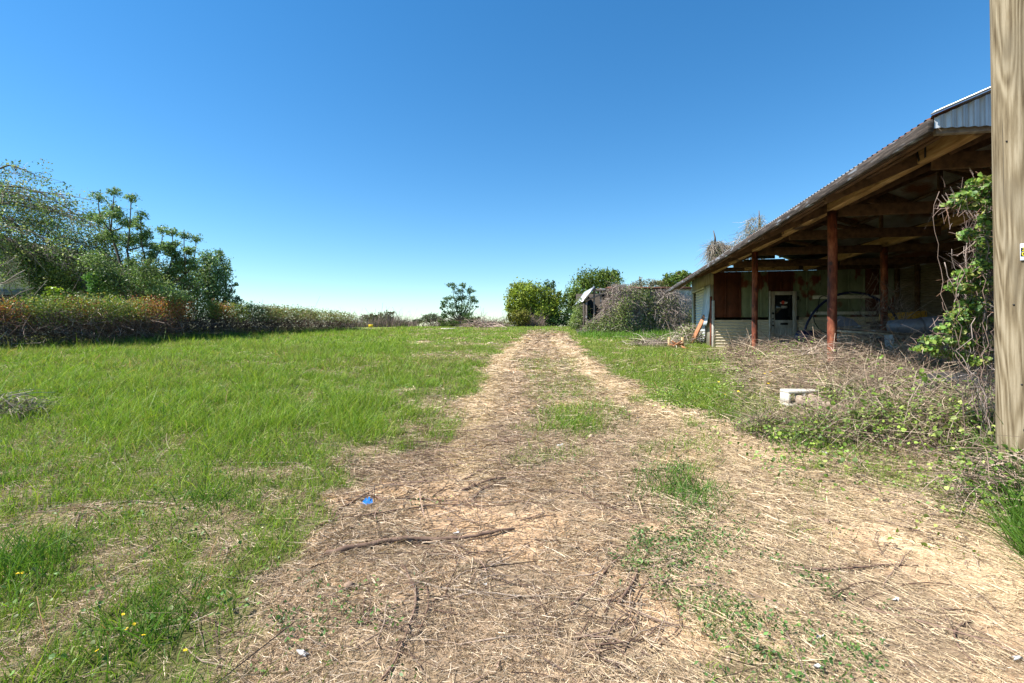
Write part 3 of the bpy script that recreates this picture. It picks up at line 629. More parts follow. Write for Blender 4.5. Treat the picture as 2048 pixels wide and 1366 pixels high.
def slab(mb, u0, u1, v0, v1, w0, w1):
    v = [P0+ux*u+np.array([0, 0, 1.])*v_+nrm*w for u in (u0, u1) for v_ in (v0, v1) for w in (w0, w1)]
    mb.add(v, np.array([(0, 1, 3, 2), (4, 6, 7, 5), (0, 4, 5, 1), (2, 3, 7, 6), (0, 2, 6, 4), (1, 5, 7, 3)]))
mb = MB(); slab(mb, -.036, .036, -.055, .055, 0, .004); pl = mb.build('number_plate', M['plate'], t, bevel=.001)
mb = MB()
for dz in (.017, -.014): slab(mb, -.033, -.006, dz-.0135, dz+.0135, .0045, .006)
each(mb, 'digit_tile', M['dark'], t, pl)
from mathutils import Matrix
for dz, ch in ((.017, '3'), (-.014, '0')):
    cu = bpy.data.curves.new('digit', 'FONT'); cu.body = ch; cu.size = .034; cu.align_x = 'CENTER'; cu.align_y = 'CENTER'; cu.extrude = .0005; cu.offset = .0006
    cu.materials.append(M['yellowdigit']); tmp = bpy.data.objects.new('digit_source', cu); C.objects.link(tmp)
    dme = bpy.data.meshes.new_from_object(tmp.evaluated_get(bpy.context.evaluated_depsgraph_get())); bpy.data.objects.remove(tmp); bpy.data.curves.remove(cu)
    q = P0+ux*-.0195+np.array([0, 0, dz])+nrm*.0072-pb
    dme.transform(Matrix(((ux[0], 0, nrm[0], q[0]), (ux[1], 0, nrm[1], q[1]), (0, 1, 0, q[2]), (0, 0, 0, 1))))
    o = bpy.data.objects.new('digit', dme); C.objects.link(o); o.parent = pl

# ------------------------------------------------------------------ block, timbers, tyre, litter
b = gp(1600, 806); b[2] = float(h(b[0], b[1]))-.03
t = wthing('concrete_block', 'pale hollow concrete block lying on its side in the dry weeds', 'concrete block', b)
mb = MB(); x0, y0, z0 = b[0]-.195, b[1]-.1, b[2]
hx = [0, .035, .18, .21, .355, .39]
for a, c_ in ((0, 1), (2, 3), (4, 5)): mb.box(x0+hx[a], x0+hx[c_], y0, y0+.19, z0+.0351, z0+.1549)
mb.box(x0, x0+.39, y0, y0+.19, z0, z0+.035); mb.box(x0, x0+.39, y0, y0+.19, z0+.155, z0+.19)
mb.build('block', M['concrete'], t, bevel=.006)
for nm, lab, a, c_, w_ in (('timber', 'weathered square timber running from the concrete block toward the weeds', (-.10, -.11, .09), (.34, -.62, .02), .095), ('timber', 'short brown timber stub leaning on the right end of the concrete block', (.05, -.09, .11), (.24, -.30, .055), .08)):
    a = b+np.array(a); c_ = b+np.array(c_); t = wthing(nm, lab, 'timber', (a+c_)/2, ); mb = MB(); mb.beam(a, c_, w_, w_); mb.build('beam', M['timber'], t, bevel=.006)
b = gp(1915, 835); b[2] += .14
t = wthing('tyre_casing', 'worn black tyre half buried in brambles left of the utility pole', 'tyre', b)
mb = MB(); nU, nV = 48, 14; R_, r_ = .30, .105
ax = unit(np.array([-.35, -.62, .7])); e1 = unit(np.cross(ax, [0, 0, 1.])); e2 = np.cross(ax, e1)
u = np.arange(nU)/nU*2*np.pi; v_ = np.arange(nV)/nV*2*np.pi
rr = r_*(1+.05*(np.cos(u*24)[:, None] > 0)*(np.cos(v_)[None] > .2))
rad = R_+rr*np.cos(v_)[None]*1.0; hh = rr*np.sin(v_)[None]*.85
pts = b+rad[..., None]*(np.cos(u)[:, None, None]*e1+np.sin(u)[:, None, None]*e2)+hh[..., None]*ax
i = np.arange(nU)[:, None]; j = np.arange(nV)[None]
mb.add(pts.reshape(-1, 3), np.stack([i*nV+j, ((i+1) % nU)*nV+j, ((i+1) % nU)*nV+(j+1) % nV, i*nV+(j+1) % nV], -1).reshape(-1, 4)); mb.build('tread', M['black'], t)
b = gp(735, 1010)
t = wthing('marker_flag', 'crumpled bright blue marker flag lying among the sticks', 'flag', b)
mb = MB(); gx_ = np.linspace(-.045, .045, 8); v = []
for q, x in enumerate(gx_): v += [(b[0]+x, b[1]-.03+.01*math.sin(q*2), b[2]+.012+.008*math.sin(q*1.3)), (b[0]+x*.5+.003, b[1]+.03, b[2]+.042+.010*math.cos(q*1.7)-.25*abs(x))]
v = np.array(v); v2 = v+np.array([0, .002, -.001]); i = np.arange(7)*2
mb.add(np.concatenate([v, v2]), [np.stack([i, i+2, i+3, i+1], 1), np.stack([i+16, i+17, i+19, i+18], 1)]); mb.build('flag_sheet', M['bluecloth'], t)
mb = MB(); mb.tube([(b[0]+.05, b[1]+.01, b[2]+.0), (b[0]+.04, b[1]+.03, b[2]+.13)], .0025, 5); mb.build('wire_stake', M['dark'], t)
SCR = [(912, 1072, .05, 'white plastic scrap beside the thick fallen branch'), (870, 1088, .035, 'small white scrap stuck on the thick fallen branch'), (607, 1318, .07, 'white scrap flattened in the soil at the lower left'),
       (1650, 910, .06, 'pale torn plastic below the concrete block'), (1640, 1283, .045, 'small white scrap at the edge of the low weeds'), (1790, 1208, .055, 'white scrap on the bare tan soil patch'),
       (1640, 1345, .06, 'pale scrap at the bottom edge below the low weeds'), (2035, 1325, .06, 'pale scrap near the lower right corner'), (1120, 895, .07, 'faded plastic strip beside the far forked stick'), (966, 1176, .04, 'tiny white scrap on the long thin cane')]
for q, (px, py, s, lab) in enumerate(SCR):
    b = gp(px, py); t = wthing('plastic_scrap', lab, 'litter', b, ); mb = MB(); n_ = 9; a = np.sort(rng.uniform(0, 2*np.pi, n_)); r = s*rng.uniform(.2, .55, n_)
    top = np.stack([b[0]+r*np.cos(a), b[1]+r*.6*np.sin(a), b[2]+.012+rng.uniform(0, s*.4, n_)], 1); c_ = b+np.array([0, 0, s*.35]); i = np.arange(n_)
    mb.add(np.concatenate([top, [c_], top-[0, 0, .003]]), [np.stack([i, (i+1) % n_, np.full(n_, n_)], 1), np.arange(n_+1, 2*n_+1)[::-1][None]]); mb.build('scrap', M['white'], t)
# ------------------------------------------------------------------ fallen branches lying on the ground
BR = [([(652, 1113), (735, 1098), (797, 1086), (847, 1086), (930, 1082), (985, 1072), (1030, 1063)], .021, 0, 'thickest fallen branch, brown and straight, lying in the bare soil'),
 ([(723, 1107), (777, 1131), (822, 1165), (872, 1179), (930, 1187), (1013, 1196), (1158, 1202), (1241, 1205), (1303, 1214)], .008, 1, 'long thin pale cane running right below the thickest branch'),
 ([(802, 1127), (818, 1160), (833, 1190), (829, 1231), (818, 1260), (806, 1293), (789, 1330), (764, 1366)], .010, 0, 'bent dark stick reaching down to the bottom edge'),
 ([(640, 1053), (681, 1040), (723, 1036), (777, 1026), (826, 1020), (880, 1011), (930, 1013), (975, 1016), (1025, 1011)], .009, 0, 'long brown stick passing just below the blue flag'),
 ([(669, 1028), (715, 1003), (752, 980), (785, 974), (839, 974)], .010, 0, 'curved dark stick arching behind the blue flag'),
 ([(773, 1003), (806, 997), (847, 1001), (897, 1007), (951, 1007), (1071, 1007)], .008, 0, 'slender stick starting right of the blue flag'),
 ([(739, 990), (755, 1000), (777, 1015)], .014, 0, 'short stubby stick touching the blue flag'),
 ([(926, 984), (955, 972), (992, 962), (1034, 957)], .013, 0, 'thick dark stick end beside the sand mound, the longer of the two'),
 ([(942, 1005), (963, 982), (990, 972), (1025, 964)], .010, 0, 'kinked stick just in front of the thick stick by the sand mound'),
 ([(1054, 941), (1092, 928), (1121, 910), (1150, 893), (1187, 889), (1262, 885)], .011, 0, 'forked looking stick rising from the brown twigs on the track'),
 ([(640, 1119), (681, 1086), (715, 1045)], .008, 0, 'thin slanting stick crossing the left end of the thickest branch'),
 ([(739, 1152), (729, 1198), (723, 1248), (764, 1256), (818, 1258), (872, 1252)], .006, 0, 'thin twig bent into a corner below the left tufts'),
 ([(864, 1206), (884, 1200), (905, 1198)], .009, 0, 'short dark twig just under the long pale cane'),
 ([(1141, 1218), (1179, 1185), (1220, 1136), (1249, 1111)], .010, 0, 'left one of two dark sticks slanting across the cane end'),
 ([(1237, 1210), (1266, 1173), (1280, 1127)], .010, 0, 'right one of two dark sticks slanting across the cane end'),
 ([(1282, 1206), (1270, 1256), (1245, 1310)], .006, 0, 'thin twig running down from the end of the pale cane'),
 ([(847, 1123), (909, 1119), (955, 1107), (1030, 1105)], .007, 0, 'slim twig lying right below the thickest branch'),
 ([(889, 1028), (908, 1055), (926, 1080)], .006, 0, 'dark twig pointing at the white plastic scrap'),
 ([(1350, 920), (1383, 899), (1424, 895), (1441, 902), (1428, 920)], .006, 0, 'hooked twig curling over the right wheel track'),
 ([(1441, 897), (1474, 910), (1511, 920)], .006, 0, 'twig continuing right from the hooked twig'),
 ([(1565, 928), (1586, 947), (1607, 947), (1652, 924), (1694, 899)], .006, 0, 'arched twig on straw below the concrete block'),
 ([(1565, 1136), (1631, 1143), (1694, 1142), (1756, 1134), (1835, 1134)], .009, 0, 'long dark stick lying across the straw above the bare tan soil'),
 ([(1942, 1245), (1907, 1260), (1909, 1293), (1942, 1326), (1980, 1362)], .007, 0, 'forked twig near the lower right corner'),
 ([(1660, 1218), (1673, 1194), (1714, 1190)], .006, 0, 'small bent twig beside the low green weeds'),
 ([(206, 967), (215, 930), (222, 901), (193, 882)], .010, 1, 'pale bleached stick standing up in the left grass'),
 ([(222, 923), (243, 945), (237, 967)], .008, 1, 'side shoot of pale wood beside the bleached stick'),
 ([(189, 1012), (270, 1004), (333, 1012), (407, 1012)], .008, 1, 'long pale twig lying level in the left grass'),
 ([(393, 995), (481, 997), (569, 998)], .006, 0, 'straight dark cane in the grass left of the blue flag'),
 ([(493, 928), (593, 928), (648, 953)], .007, 1, 'pale bent cane at the grass edge above the blue flag'),
 ([(159, 1027), (148, 1060), (126, 1086)], .006, 1, 'pale twig leaning in the grass at far left'),
 ([(760, 1130), (700, 1100), (660, 1080), (600, 1062)], .006, 1, 'thin pale cane left of the thickest branch'),
 ([(700, 965), (800, 945), (880, 920), (960, 905)], .007, 0, 'dark cane lying along the brown twig heap'),
 ([(930, 960), (1000, 925), (1060, 905)], .007, 0, 'dark cane on the right part of the brown twig heap')]
for pts, r, pale, lab in BR:
    r *= .78
    g3 = [gp(*p) for p in pts]; L = [0]
    for a, b in zip(g3[:-1], g3[1:]): L.append(L[-1]+np.linalg.norm(b-a))
    n_ = max(8, int(L[-1]/.05)); tt = np.linspace(0, L[-1], n_); g3 = np.array(g3)
    q = np.stack([np.interp(tt, L, g3[:, k_]) for k_ in range(3)], 1)
    q[1:-1] = (q[:-2]+q[1:-1]*2+q[2:])/4
    q[:, :2] += rng.normal(size=(n_, 2))*r*.16; q[:, 2] = np.convolve(np.pad(h(q[:, 0], q[:, 1]), 2, 'edge'), np.ones(5)/5, 'valid')+r*.75+np.abs(rng.normal(size=n_))*r*.25+.006*np.sin(np.linspace(0, np.pi, n_))
    mid = q[n_//2]; t = wthing('branch', lab, 'branch', mid)
    mb = MB(); mb.tube(q, np.linspace(r*1.1, r*.6, n_)*(1+rng.normal(size=n_)*.1), 8); mb.build('stem', M['palebark' if pale else 'branchbark'], t, smooth=True)
    if L[-1] > .35:
        mb = MB()
        for s_ in range(int(2+L[-1]*3)):
            i_ = rng.integers(1, n_-2); d = unit(rng.normal(size=3)*[1, 1, .35]+unit(q[i_+1]-q[i_])*.8); l_ = rng.uniform(.05, .16)
            e = q[i_]+d*l_; e[2] = max(e[2], float(h(e[0], e[1]))+.005); mb.tube([q[i_], q[i_]+d*l_*.5+[0, 0, .01], e], [r*.4, r*.3, r*.18], 5)
        each(mb, 'twig', M['palebark' if pale else 'branchbark'], t)

# ------------------------------------------------------------------ scatter over the ground
def band(y0, y1, dens, xl=1.32, margin=1.2):
    A = xl*(y1*y1-y0*y0)+2*margin*(y1-y0); n = int(A*dens)
    Y = np.sqrt(rng.uniform(y0*y0, y1*y1, n)); X = rng.uniform(-1, 1, n)*(xl*Y+margin)
    return X, Y
hx_ = np.array([gp(*p) for p in ((-160, 708), (0, 700), (200, 694), (300, 686), (400, 678), (500, 673), (600, 668), (715, 662))])   # foot of the hedge
def left_of_hedge(X, Y): return X < np.interp(Y, hx_[:, 1], hx_[:, 0], left=hx_[0, 0]-3)-.2*(Y < 34)
def in_shed(X, Y):
    yy = ST_*X+CT*Y; xx = CT*X-ST_*Y
    return (xx > XB-.1) & (xx < XR+.1) & (yy > 6.6) & (yy < Y1)
gm = MB(); st = MB(); wm = MB()
for y0, y1, dens, hh, ww, kk in ((.9, 3, 4600, .085, .0036, 3), (3, 6, 3200, .10, .0045, 2), (6, 10, 2300, .095, .006, 2), (10, 18, 1100, .09, .010, 1), (18, 32, 300, .10, .020, 1), (32, 58, 95, .11, .042, 1)):
    X, Y = band(y0, y1, dens)
    g, dirt, wd, mo, bare, px, py = zones(X, Y)
    cl = fbm(X*2.6, Y*2.6, 91, 2); cl2 = fbm(X*.5, Y*.5, 93, 2)
    keep = (rng.random(len(X)) < np.clip(g*(.35+1.3*sst(.3, .62, cl)), 0, 1)) & ~in_shed(X, Y) & ~left_of_hedge(X, Y)
    X, Y, g, cl, cl2, px, py, mo_ = [a[keep] for a in (X, Y, g, cl, cl2, px, py, mo)]; n = len(X)
    p = np.stack([X, Y, h(X, Y)-.004], 1)
    # fuller grass on the left field, thin low grass in the lower left
    tall = 1+.9*sst(.5, .72, cl)*sst(880, 800, py)*sst(880, 760, px)+.5*(cl2-.5)+.55*np.exp(-((py-845)/48)**2)*sst(960, 850, px)*(.4+cl)
    H = hh*rng.lognormal(0, .38, n)*tall*(.55+.45*g)*(1-.15*sst(900, 1000, py))
    d = rng.normal(size=(n, 3))*[.34, .34, 0]+[0, 0, 1]; bend = rng.normal(size=(n, 3))*[.4, .4, .1]+[.08, 0, -.12]
    base = colmix(n, [(.10, .185, .020), (.13, .21, .022), (.175, .235, .036), (.08, .16, .024)], .26)
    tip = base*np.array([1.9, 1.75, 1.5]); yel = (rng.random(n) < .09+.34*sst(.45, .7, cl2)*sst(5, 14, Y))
    tip[yel] = np.array([.36, .31, .12])*rng.uniform(.7, 1.2, (yel.sum(), 1)); base[yel] = base[yel]*.5+np.array([.11, .10, .035])*.5
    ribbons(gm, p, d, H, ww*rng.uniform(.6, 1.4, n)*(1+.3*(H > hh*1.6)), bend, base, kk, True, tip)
X, Y = band(1.1, 14, 22); g, dirt, wd, mo, bare, px, py = zones(X, Y); k_ = (rng.random(len(X)) < g*(.25+.9*sst(.45, .65, fbm(X*1.3, Y*1.3, 211)))) & ~in_shed(X, Y) & ~left_of_hedge(X, Y); X, Y = X[k_], Y[k_]; n = len(X)
c1 = colmix(n, [(.40, .33, .18), (.30, .23, .14), (.22, .27, .07), (.34, .19, .10)], .2)
ribbons(gm, np.stack([X, Y, h(X, Y)], 1), rng.normal(size=(n, 3))*[.45, .45, 0]+[0, 0, .8], rng.uniform(.08, .26, n), .003+.0006*Y, rng.normal(size=(n, 3))*[.5, .5, .1]-[0, 0, .2], c1, 3, False)
kind(gm.build('grass', M['grass']), 'stuff')
for y0, y1, dens, LL, ww in ((.9, 3, 15000, .040, .0022), (3, 6, 8000, .060, .0031), (6, 10, 2200, .075, .006), (10, 18, 700, .09, .010), (18, 45, 150, .12, .022)):
    X, Y = band(y0, y1, dens)
    g, dirt, wd, mo, bare, px, py = zones(X, Y)
    cl = fbm(X*2.2, Y*2.2, 61); cl3 = fbm(X*1.1+4, Y*1.1, 65)
    s = np.clip(np.maximum(dirt*(1-.85*bare), np.maximum(.72*(1-g), .35*mo)), 0, 1)*(.3+1.2*sst(.35, .62, cl))+.10
    keep = (rng.random(len(X)) < s) & ~in_shed(X, Y) & ~left_of_hedge(X, Y)
    X, Y, px, py, cl3, mo_ = [a[keep] for a in (X, Y, px, py, cl3, mo)]; n = len(X)
    p = np.stack([X, Y, h(X, Y)+np.abs(rng.normal(size=n))*.010+.002], 1)
    ang = rng.uniform(0, 2*np.pi, n); al = sst(1250, 1450, px)*(rng.random(n) < .55); ang = np.where(al > .5, 2.35+rng.normal(size=n)*.5, ang)   # raked along the track on the right
    d = np.stack([np.cos(ang), np.sin(ang), np.abs(rng.normal(size=n))*.14], 1); bend = rng.normal(size=(n, 3))*[.42, .42, .08]
    gold = np.clip(np.maximum(sst(1000, 1500, px)*.6+.35*(cl3-.3), .8*rutf(px, py, Y)), .14, .85)
    c1 = colmix(n, [(.54, .42, .27), (.66, .53, .35), (.42, .32, .20)], .18); c2 = colmix(n, [(.34, .245, .165), (.44, .33, .225), (.20, .14, .095), (.58, .47, .35)], .24)
    cc = np.where((rng.random(n) < gold)[:, None], c1, c2)
    ribbons(st, p, d, LL*np.minimum(rng.lognormal(0, .55, n), 2.3), ww*rng.uniform(.5, 1.6, n), bend, cc, 2, False)
kind(st.build('dry_straw', M['straw']), 'stuff')
ck = MB(); X, Y = band(.9, 8, 420); g, dirt, wd, mo, bare, px, py = zones(X, Y); k_ = rng.random(len(X)) < dirt*.55*sst(.35, .6, fbm(X*2.7, Y*2.7, 181)); X, Y = X[k_], Y[k_]; n = len(X)
sz = rng.lognormal(-5.0, .55, n); Q = unit(np.array([(1, 0, 0), (0, 1, 0), (-1, 0, 0), (0, -1, 0), (0, 0, 1), (0, 0, -1)], float)); V = Q[None]*(sz[:, None, None]*rng.uniform(.5, 1.3, (n, 6, 1)))*np.array([1, 1, .6])+rng.normal(size=(n, 6, 3))*sz[:, None, None]*.15+np.stack([X, Y, h(X, Y)+sz*.2], 1)[:, None]
b_ = np.arange(n)[:, None, None]*6; F = np.array([(0, 1, 4), (1, 2, 4), (2, 3, 4), (3, 0, 4), (1, 0, 5), (2, 1, 5), (3, 2, 5), (0, 3, 5)])[None]+b_
ck.add(V.reshape(-1, 3), F.reshape(-1, 3), np.repeat(colmix(n, [(.40, .29, .20), (.30, .21, .15), (.48, .36, .26), (.22, .16, .12)], .15), 6, 0)); kind(ck.build('soil_clods', M['twig']), 'stuff')
# low broad-leaved weeds in the bare ground and among the grass
X, Y = band(.9, 9, 420); g, dirt, wd, mo, bare, px, py = zones(X, Y)
pr = wd*1.1*sst(.36, .56, fbm(X*3, Y*3, 101))+.05*g*sst(.5, .7, fbm(X*1.4, Y*1.4, 103))+.03*dirt*sst(.6, .7, fbm(X*1.7, Y*1.7, 104))
k_ = (rng.random(len(X)) < pr*1.0) & ~in_shed(X, Y); X, Y = X[k_], Y[k_]
n = len(X); m_ = 12; cen = np.repeat(np.stack([X, Y, h(X, Y)], 1), m_, 0); off = rng.normal(size=(n*m_, 3))*[.04, .04, 0]; off[:, 2] = np.abs(rng.normal(size=n*m_))*.022+.008
cc = np.repeat(colmix(n, [(.06, .13, .03), (.075, .15, .035), (.05, .10, .03), (.10, .16, .04)], .15), m_, 0)*rng.uniform(.7, 1.4, (n*m_, 1))
leaves(wm, cen+off, rng.uniform(.012, .030, n*m_), rng.uniform(.006, .016, n*m_), cc*1.25, 1.0)
X, Y = band(1.2, 9, 34); g, dirt, wd, mo, bare, px, py = zones(X, Y); k_ = (rng.random(len(X)) < g*.5*sst(.45, .65, fbm(X*.9, Y*.9, 107)+.1)+.5*mo*sst(9, 4, Y)); X, Y = X[k_], Y[k_]; n = len(X); m_ = 7
cen = np.repeat(np.stack([X, Y, h(X, Y)], 1), m_, 0); off = rng.normal(size=(n*m_, 3))*[.05, .05, 0]; off[:, 2] = np.abs(rng.normal(size=n*m_))*.04+.03
leaves(wm, cen+off, rng.uniform(.014, .032, n*m_), rng.uniform(.010, .024, n*m_), colmix(n*m_, [(.10, .20, .04), (.14, .24, .05), (.20, .25, .07)], .2), 1.4, True)
kind(wm.build('low_weeds', M['leaf']), 'stuff')
# brown twig litter over the bare ground, thick in the heap across the track
tw = MB(); X, Y = band(1, 9, 330); g, dirt, wd, mo, bare, px, py = zones(X, Y)
heap = sst(90, 20, np.abs(py-925))*sst(200, 60, np.abs(px-920)*.9)
k_ = (rng.random(len(X)) < .10*dirt*(Y < 7)+.95*heap*(.3+fbm(X*3, Y*3, 111))+.06*(px < 620)*(py > 860)) & ~in_shed(X, Y); X, Y, heap = X[k_], Y[k_], heap[k_]; n = len(X)
p = np.stack([X, Y, h(X, Y)+.006+np.abs(rng.normal(size=n))*(.008+.03*heap)], 1)
d = np.stack([rng.normal(size=n)*1.3, rng.normal(size=n)*.7, rng.normal(size=n)*.06+.04], 1)
ribbons(tw, p, d, rng.lognormal(-1.55, .5, n), rng.uniform(.003, .007, n), rng.normal(size=(n, 3))*[.3, .3, .03]+[0, 0, -.05], colmix(n, [(.13, .08, .06), (.19, .125, .095), (.10, .065, .05), (.26, .18, .14)], .2), 3, False)
for q in range(190):      # long thin vine stems pulled over the soil
    px, py = (rng.uniform(640, 1330), rng.uniform(880, 1330)) if q < 75 or q > 110 else (rng.uniform(60, 640), rng.uniform(900, 1340)) if q < 95 else (rng.uniform(1400, 2000), rng.uniform(930, 1330))
    c_ = gp(px, py); m_ = 16; a = rng.normal()*.55+(0 if rng.random() < .7 else 1.3); L = rng.uniform(.25, .95)*(.5+.12*c_[1]); a = a+np.cumsum(rng.normal(size=m_)*.16)
    xx = c_[0]+np.cumsum(np.cos(a))*L/m_; yy_ = np.maximum(c_[1]+np.cumsum(np.sin(a))*L/m_, .9); z_ = h(xx, yy_)+.006+.012*np.abs(np.sin(np.linspace(0, rng.uniform(2, 7), m_)))
    tw.tube(np.stack([xx, yy_, z_], 1), np.linspace(1, .5, m_)*rng.uniform(.002, .0048), 5, np.array([(.12, .075, .055), (.21, .145, .11), (.34, .26, .2), (.11, .075, .06)][q % 4])*rng.uniform(.8, 1.2), caps=False)
kind(tw.build('twig_litter', M['twig']), 'stuff')

# ------------------------------------------------------------------ brush mound in front of the shed
db = MB(); dl = MB()
n = 74000; Y = np.sqrt(rng.uniform(3.0**2, 14.5**2, n)); X = mound_edge(Y)+rng.uniform(-.5, 1, n)**1*np.minimum(4.5, .45*Y+1.3)
nzv = fbm(X*1.6, Y*1.6, 121); dd = X-mound_edge(Y)
keep = (rng.random(n) < sst(-.5, .35, dd+1.2*(nzv-.5))*(.25+1.2*sst(.38, .6, nzv))*np.interp(Y, [3, 4, 5, 14], [.5, .8, 1, .8]))
yy = ST_*X+CT*Y; xx = CT*X-ST_*Y; keep &= ~((xx > XB+.3) & (yy > 9.2)) & ~((np.abs(X-pb[0]) < .2) & (np.abs(Y-3.4) < .2)) & ~((((X-3.35)/.6)**2+((Y-5.1)/.6)**2 < 1) & (rng.random(len(X)) < .8))
X, Y, nzv, dd = X[keep], Y[keep], nzv[keep], dd[keep]; n = len(X)
hmax = np.interp(Y, [3, 4, 6.5, 8, 9.5, 12, 14], [.42, .44, .32, .34, .28, .16, .10])*(1-.75*np.exp(-((X-3.3)**2+(Y-5.35)**2)/.35))*(.4+1.2*sst(.35, .65, nzv))*sst(-.5, .7, dd)
p = np.stack([X, Y, h(X, Y)+rng.beta(1, 1.8, n)*hmax], 1)
d = rng.normal(size=(n, 3))*[1, 1, .38]+[0, 0, .05]
L = np.where(rng.random(n) < .12, rng.uniform(.3, .65, n), rng.uniform(.08, .28, n))
bend = rng.normal(size=(n, 3))*[.45, .45, .2]-[0, 0, .15]
ribbons(db, p, d, L, rng.uniform(.002, .0052, n)*np.interp(Y, [3, 8, 14], [.8, 1.3, 2]), bend, colmix(n, [(.25, .18, .13), (.17, .12, .09), (.33, .25, .185), (.45, .36, .26), (.11, .08, .06)], .2), 4, False)
BM = [(1720, 800, 70, 18), (1800, 792, 80, 32), (1860, 860, 90, 52), (1780, 862, 70, 26), (1670, 872, 60, 20), (1540, 864, 40, 14), (1935, 880, 75, 76), (1600, 708, 60, 8), (1690, 716, 60, 11), (1790, 738, 70, 18), (1500, 704, 50, 6), (1865, 760, 60, 34)]
SPR = []
for px, py, rx, ry in BM:
    c_ = gp(px, py); s_ = c_[1]/1000; n = int(19*rx*ry**.5); d_ = unit(rng.normal(size=(n, 3))); d_[:, 2] = np.abs(d_[:, 2]); rr = (rng.random(n)**.35*(.7+.6*fbm(d_[:, 0]*2+px, d_[:, 1]*2, 221)))[:, None]
    p = c_+d_*rr*np.array([rx, rx*.8, ry])*s_; p[:, 2] = np.maximum(p[:, 2], h(p[:, 0], p[:, 1])+.005)
    tang = np.cross(d_, rng.normal(size=(n, 3)))+d_*.25
    ribbons(db, p, tang, np.minimum(rng.lognormal(-1.75, .5, n), .6)*np.interp(c_[1], [4, 9], [.8, 1.5]), rng.uniform(.002, .005, n)*np.interp(c_[1], [3, 8, 14], [.8, 1.4, 2]), rng.normal(size=(n, 3))*[.5, .5, .3]-[0, 0, .25], colmix(n, [(.27, .195, .14), (.18, .125, .09), (.36, .275, .20), (.46, .37, .27), (.11, .08, .06)], .22), 4, False)
    m_ = int(len(p)*.06); SPR.append(p[rng.permutation(len(p))[:m_]]+[0, 0, .02])
kind(db.build('dead_brush', M['twig']), 'stuff')
n = 2600; Y = 2.7+9.8*rng.random(n)**1.35; X = mound_edge(Y)+rng.uniform(-.3, 1, n)*np.minimum(3.8, .42*Y+1); nzv = fbm(X*1.0+3, Y*1.0, 131)
keep = rng.random(n) < sst(.48, .64, nzv)*.8+.06; yy = ST_*X+CT*Y; xx = CT*X-ST_*Y; keep &= ~((xx > XB+.3) & (yy > 9.2)); X, Y = X[keep], Y[keep]; n = len(X); m_ = 11
hm = np.interp(Y, [3, 4, 6.5, 8, 12], [.34, .36, .26, .32, .2])
cen0 = np.concatenate([np.stack([X, Y, h(X, Y)+rng.random(n)*hm], 1)]+SPR); n = len(cen0); cen = np.repeat(cen0, m_, 0); off = rng.normal(size=(n*m_, 3))*[.10, .10, .04]
lf = np.repeat(rng.uniform(.014, .036, n), m_)*rng.uniform(.7, 1.3, n*m_)
cc = np.repeat(colmix(n, [(.17, .28, .045), (.25, .35, .06), (.11, .20, .035), (.30, .35, .10), (.13, .20, .06)], .15), m_, 0)*rng.uniform(.75, 1.3, (n*m_, 1))
pp = cen+off; pp[:, 2] = np.maximum(pp[:, 2], h(pp[:, 0], pp[:, 1])+.02)
leaves(dl, pp, lf, lf*.85, cc, 1.2, True); kind(dl.build('creeping_vines', M['leaf']), 'stuff')
# tall fresh grass: under the hedge, along the old barn, at the right edge
tg = MB()
def tallgrass(X, Y, H, w, cols, lean=.22):
    n = len(X); p = np.stack([X, Y, h(X, Y)-.01], 1); d = rng.normal(size=(n, 3))*[lean, lean, 0]+[0, 0, 1]; b_ = colmix(n, cols, .2)
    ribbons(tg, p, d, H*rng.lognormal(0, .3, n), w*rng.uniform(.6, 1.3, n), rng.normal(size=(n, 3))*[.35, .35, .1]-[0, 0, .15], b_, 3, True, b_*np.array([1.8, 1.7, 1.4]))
GR = [(.045, .105, .016), (.06, .13, .018), (.08, .15, .025)]
Y = rng.uniform(14.8, 34, 9000); X = np.interp(Y, hx_[:, 1], hx_[:, 0])+np.abs(rng.normal(size=9000))*.7-.35; tallgrass(X, Y, np.interp(Y, [15, 34], [.36, .30])*np.exp(-.5*np.abs(X-np.interp(Y, hx_[:, 1], hx_[:, 0]))), .02, GR)
X = rng.uniform(3.3, 9.4, 5000); Y = 25.2-np.abs(rng.normal(size=5000))*1.6; k_ = ~in_shed(X, Y); tallgrass(X[k_], Y[k_], .26, .03, [(.07, .15, .02), (.09, .17, .025)])
n = 4200; Y = rng.uniform(2.2, 3.9, n); X = 1.0*Y*.98+.05+rng.random(n)*.9; X = np.maximum(X, 2.75+.15*np.sin(Y*5)); tallgrass(X, Y, .34, .008, GR, .3)
for px, py, n, H in ((1500, 850, 260, .16), (1610, 880, 350, .2), (1780, 860, 450, .22), (1380, 1000, 500, .11), (1350, 975, 300, .12), (1960, 850, 500, .26), (2030, 930, 500, .3), (60, 955, 260, .14), (20, 1150, 500, .2), (1160, 850, 350, .1), (300, 1260, 500, .13), (420, 1010, 300, .12)):
    c_ = gp(px, py); s_ = .10+.02*c_[1]; tallgrass(c_[0]+rng.normal(size=n)*s_, c_[1]+rng.normal(size=n)*s_, H, .0045+.0006*c_[1], GR, .35)
kind(tg.build('tall_grass', M['grass']), 'stuff')
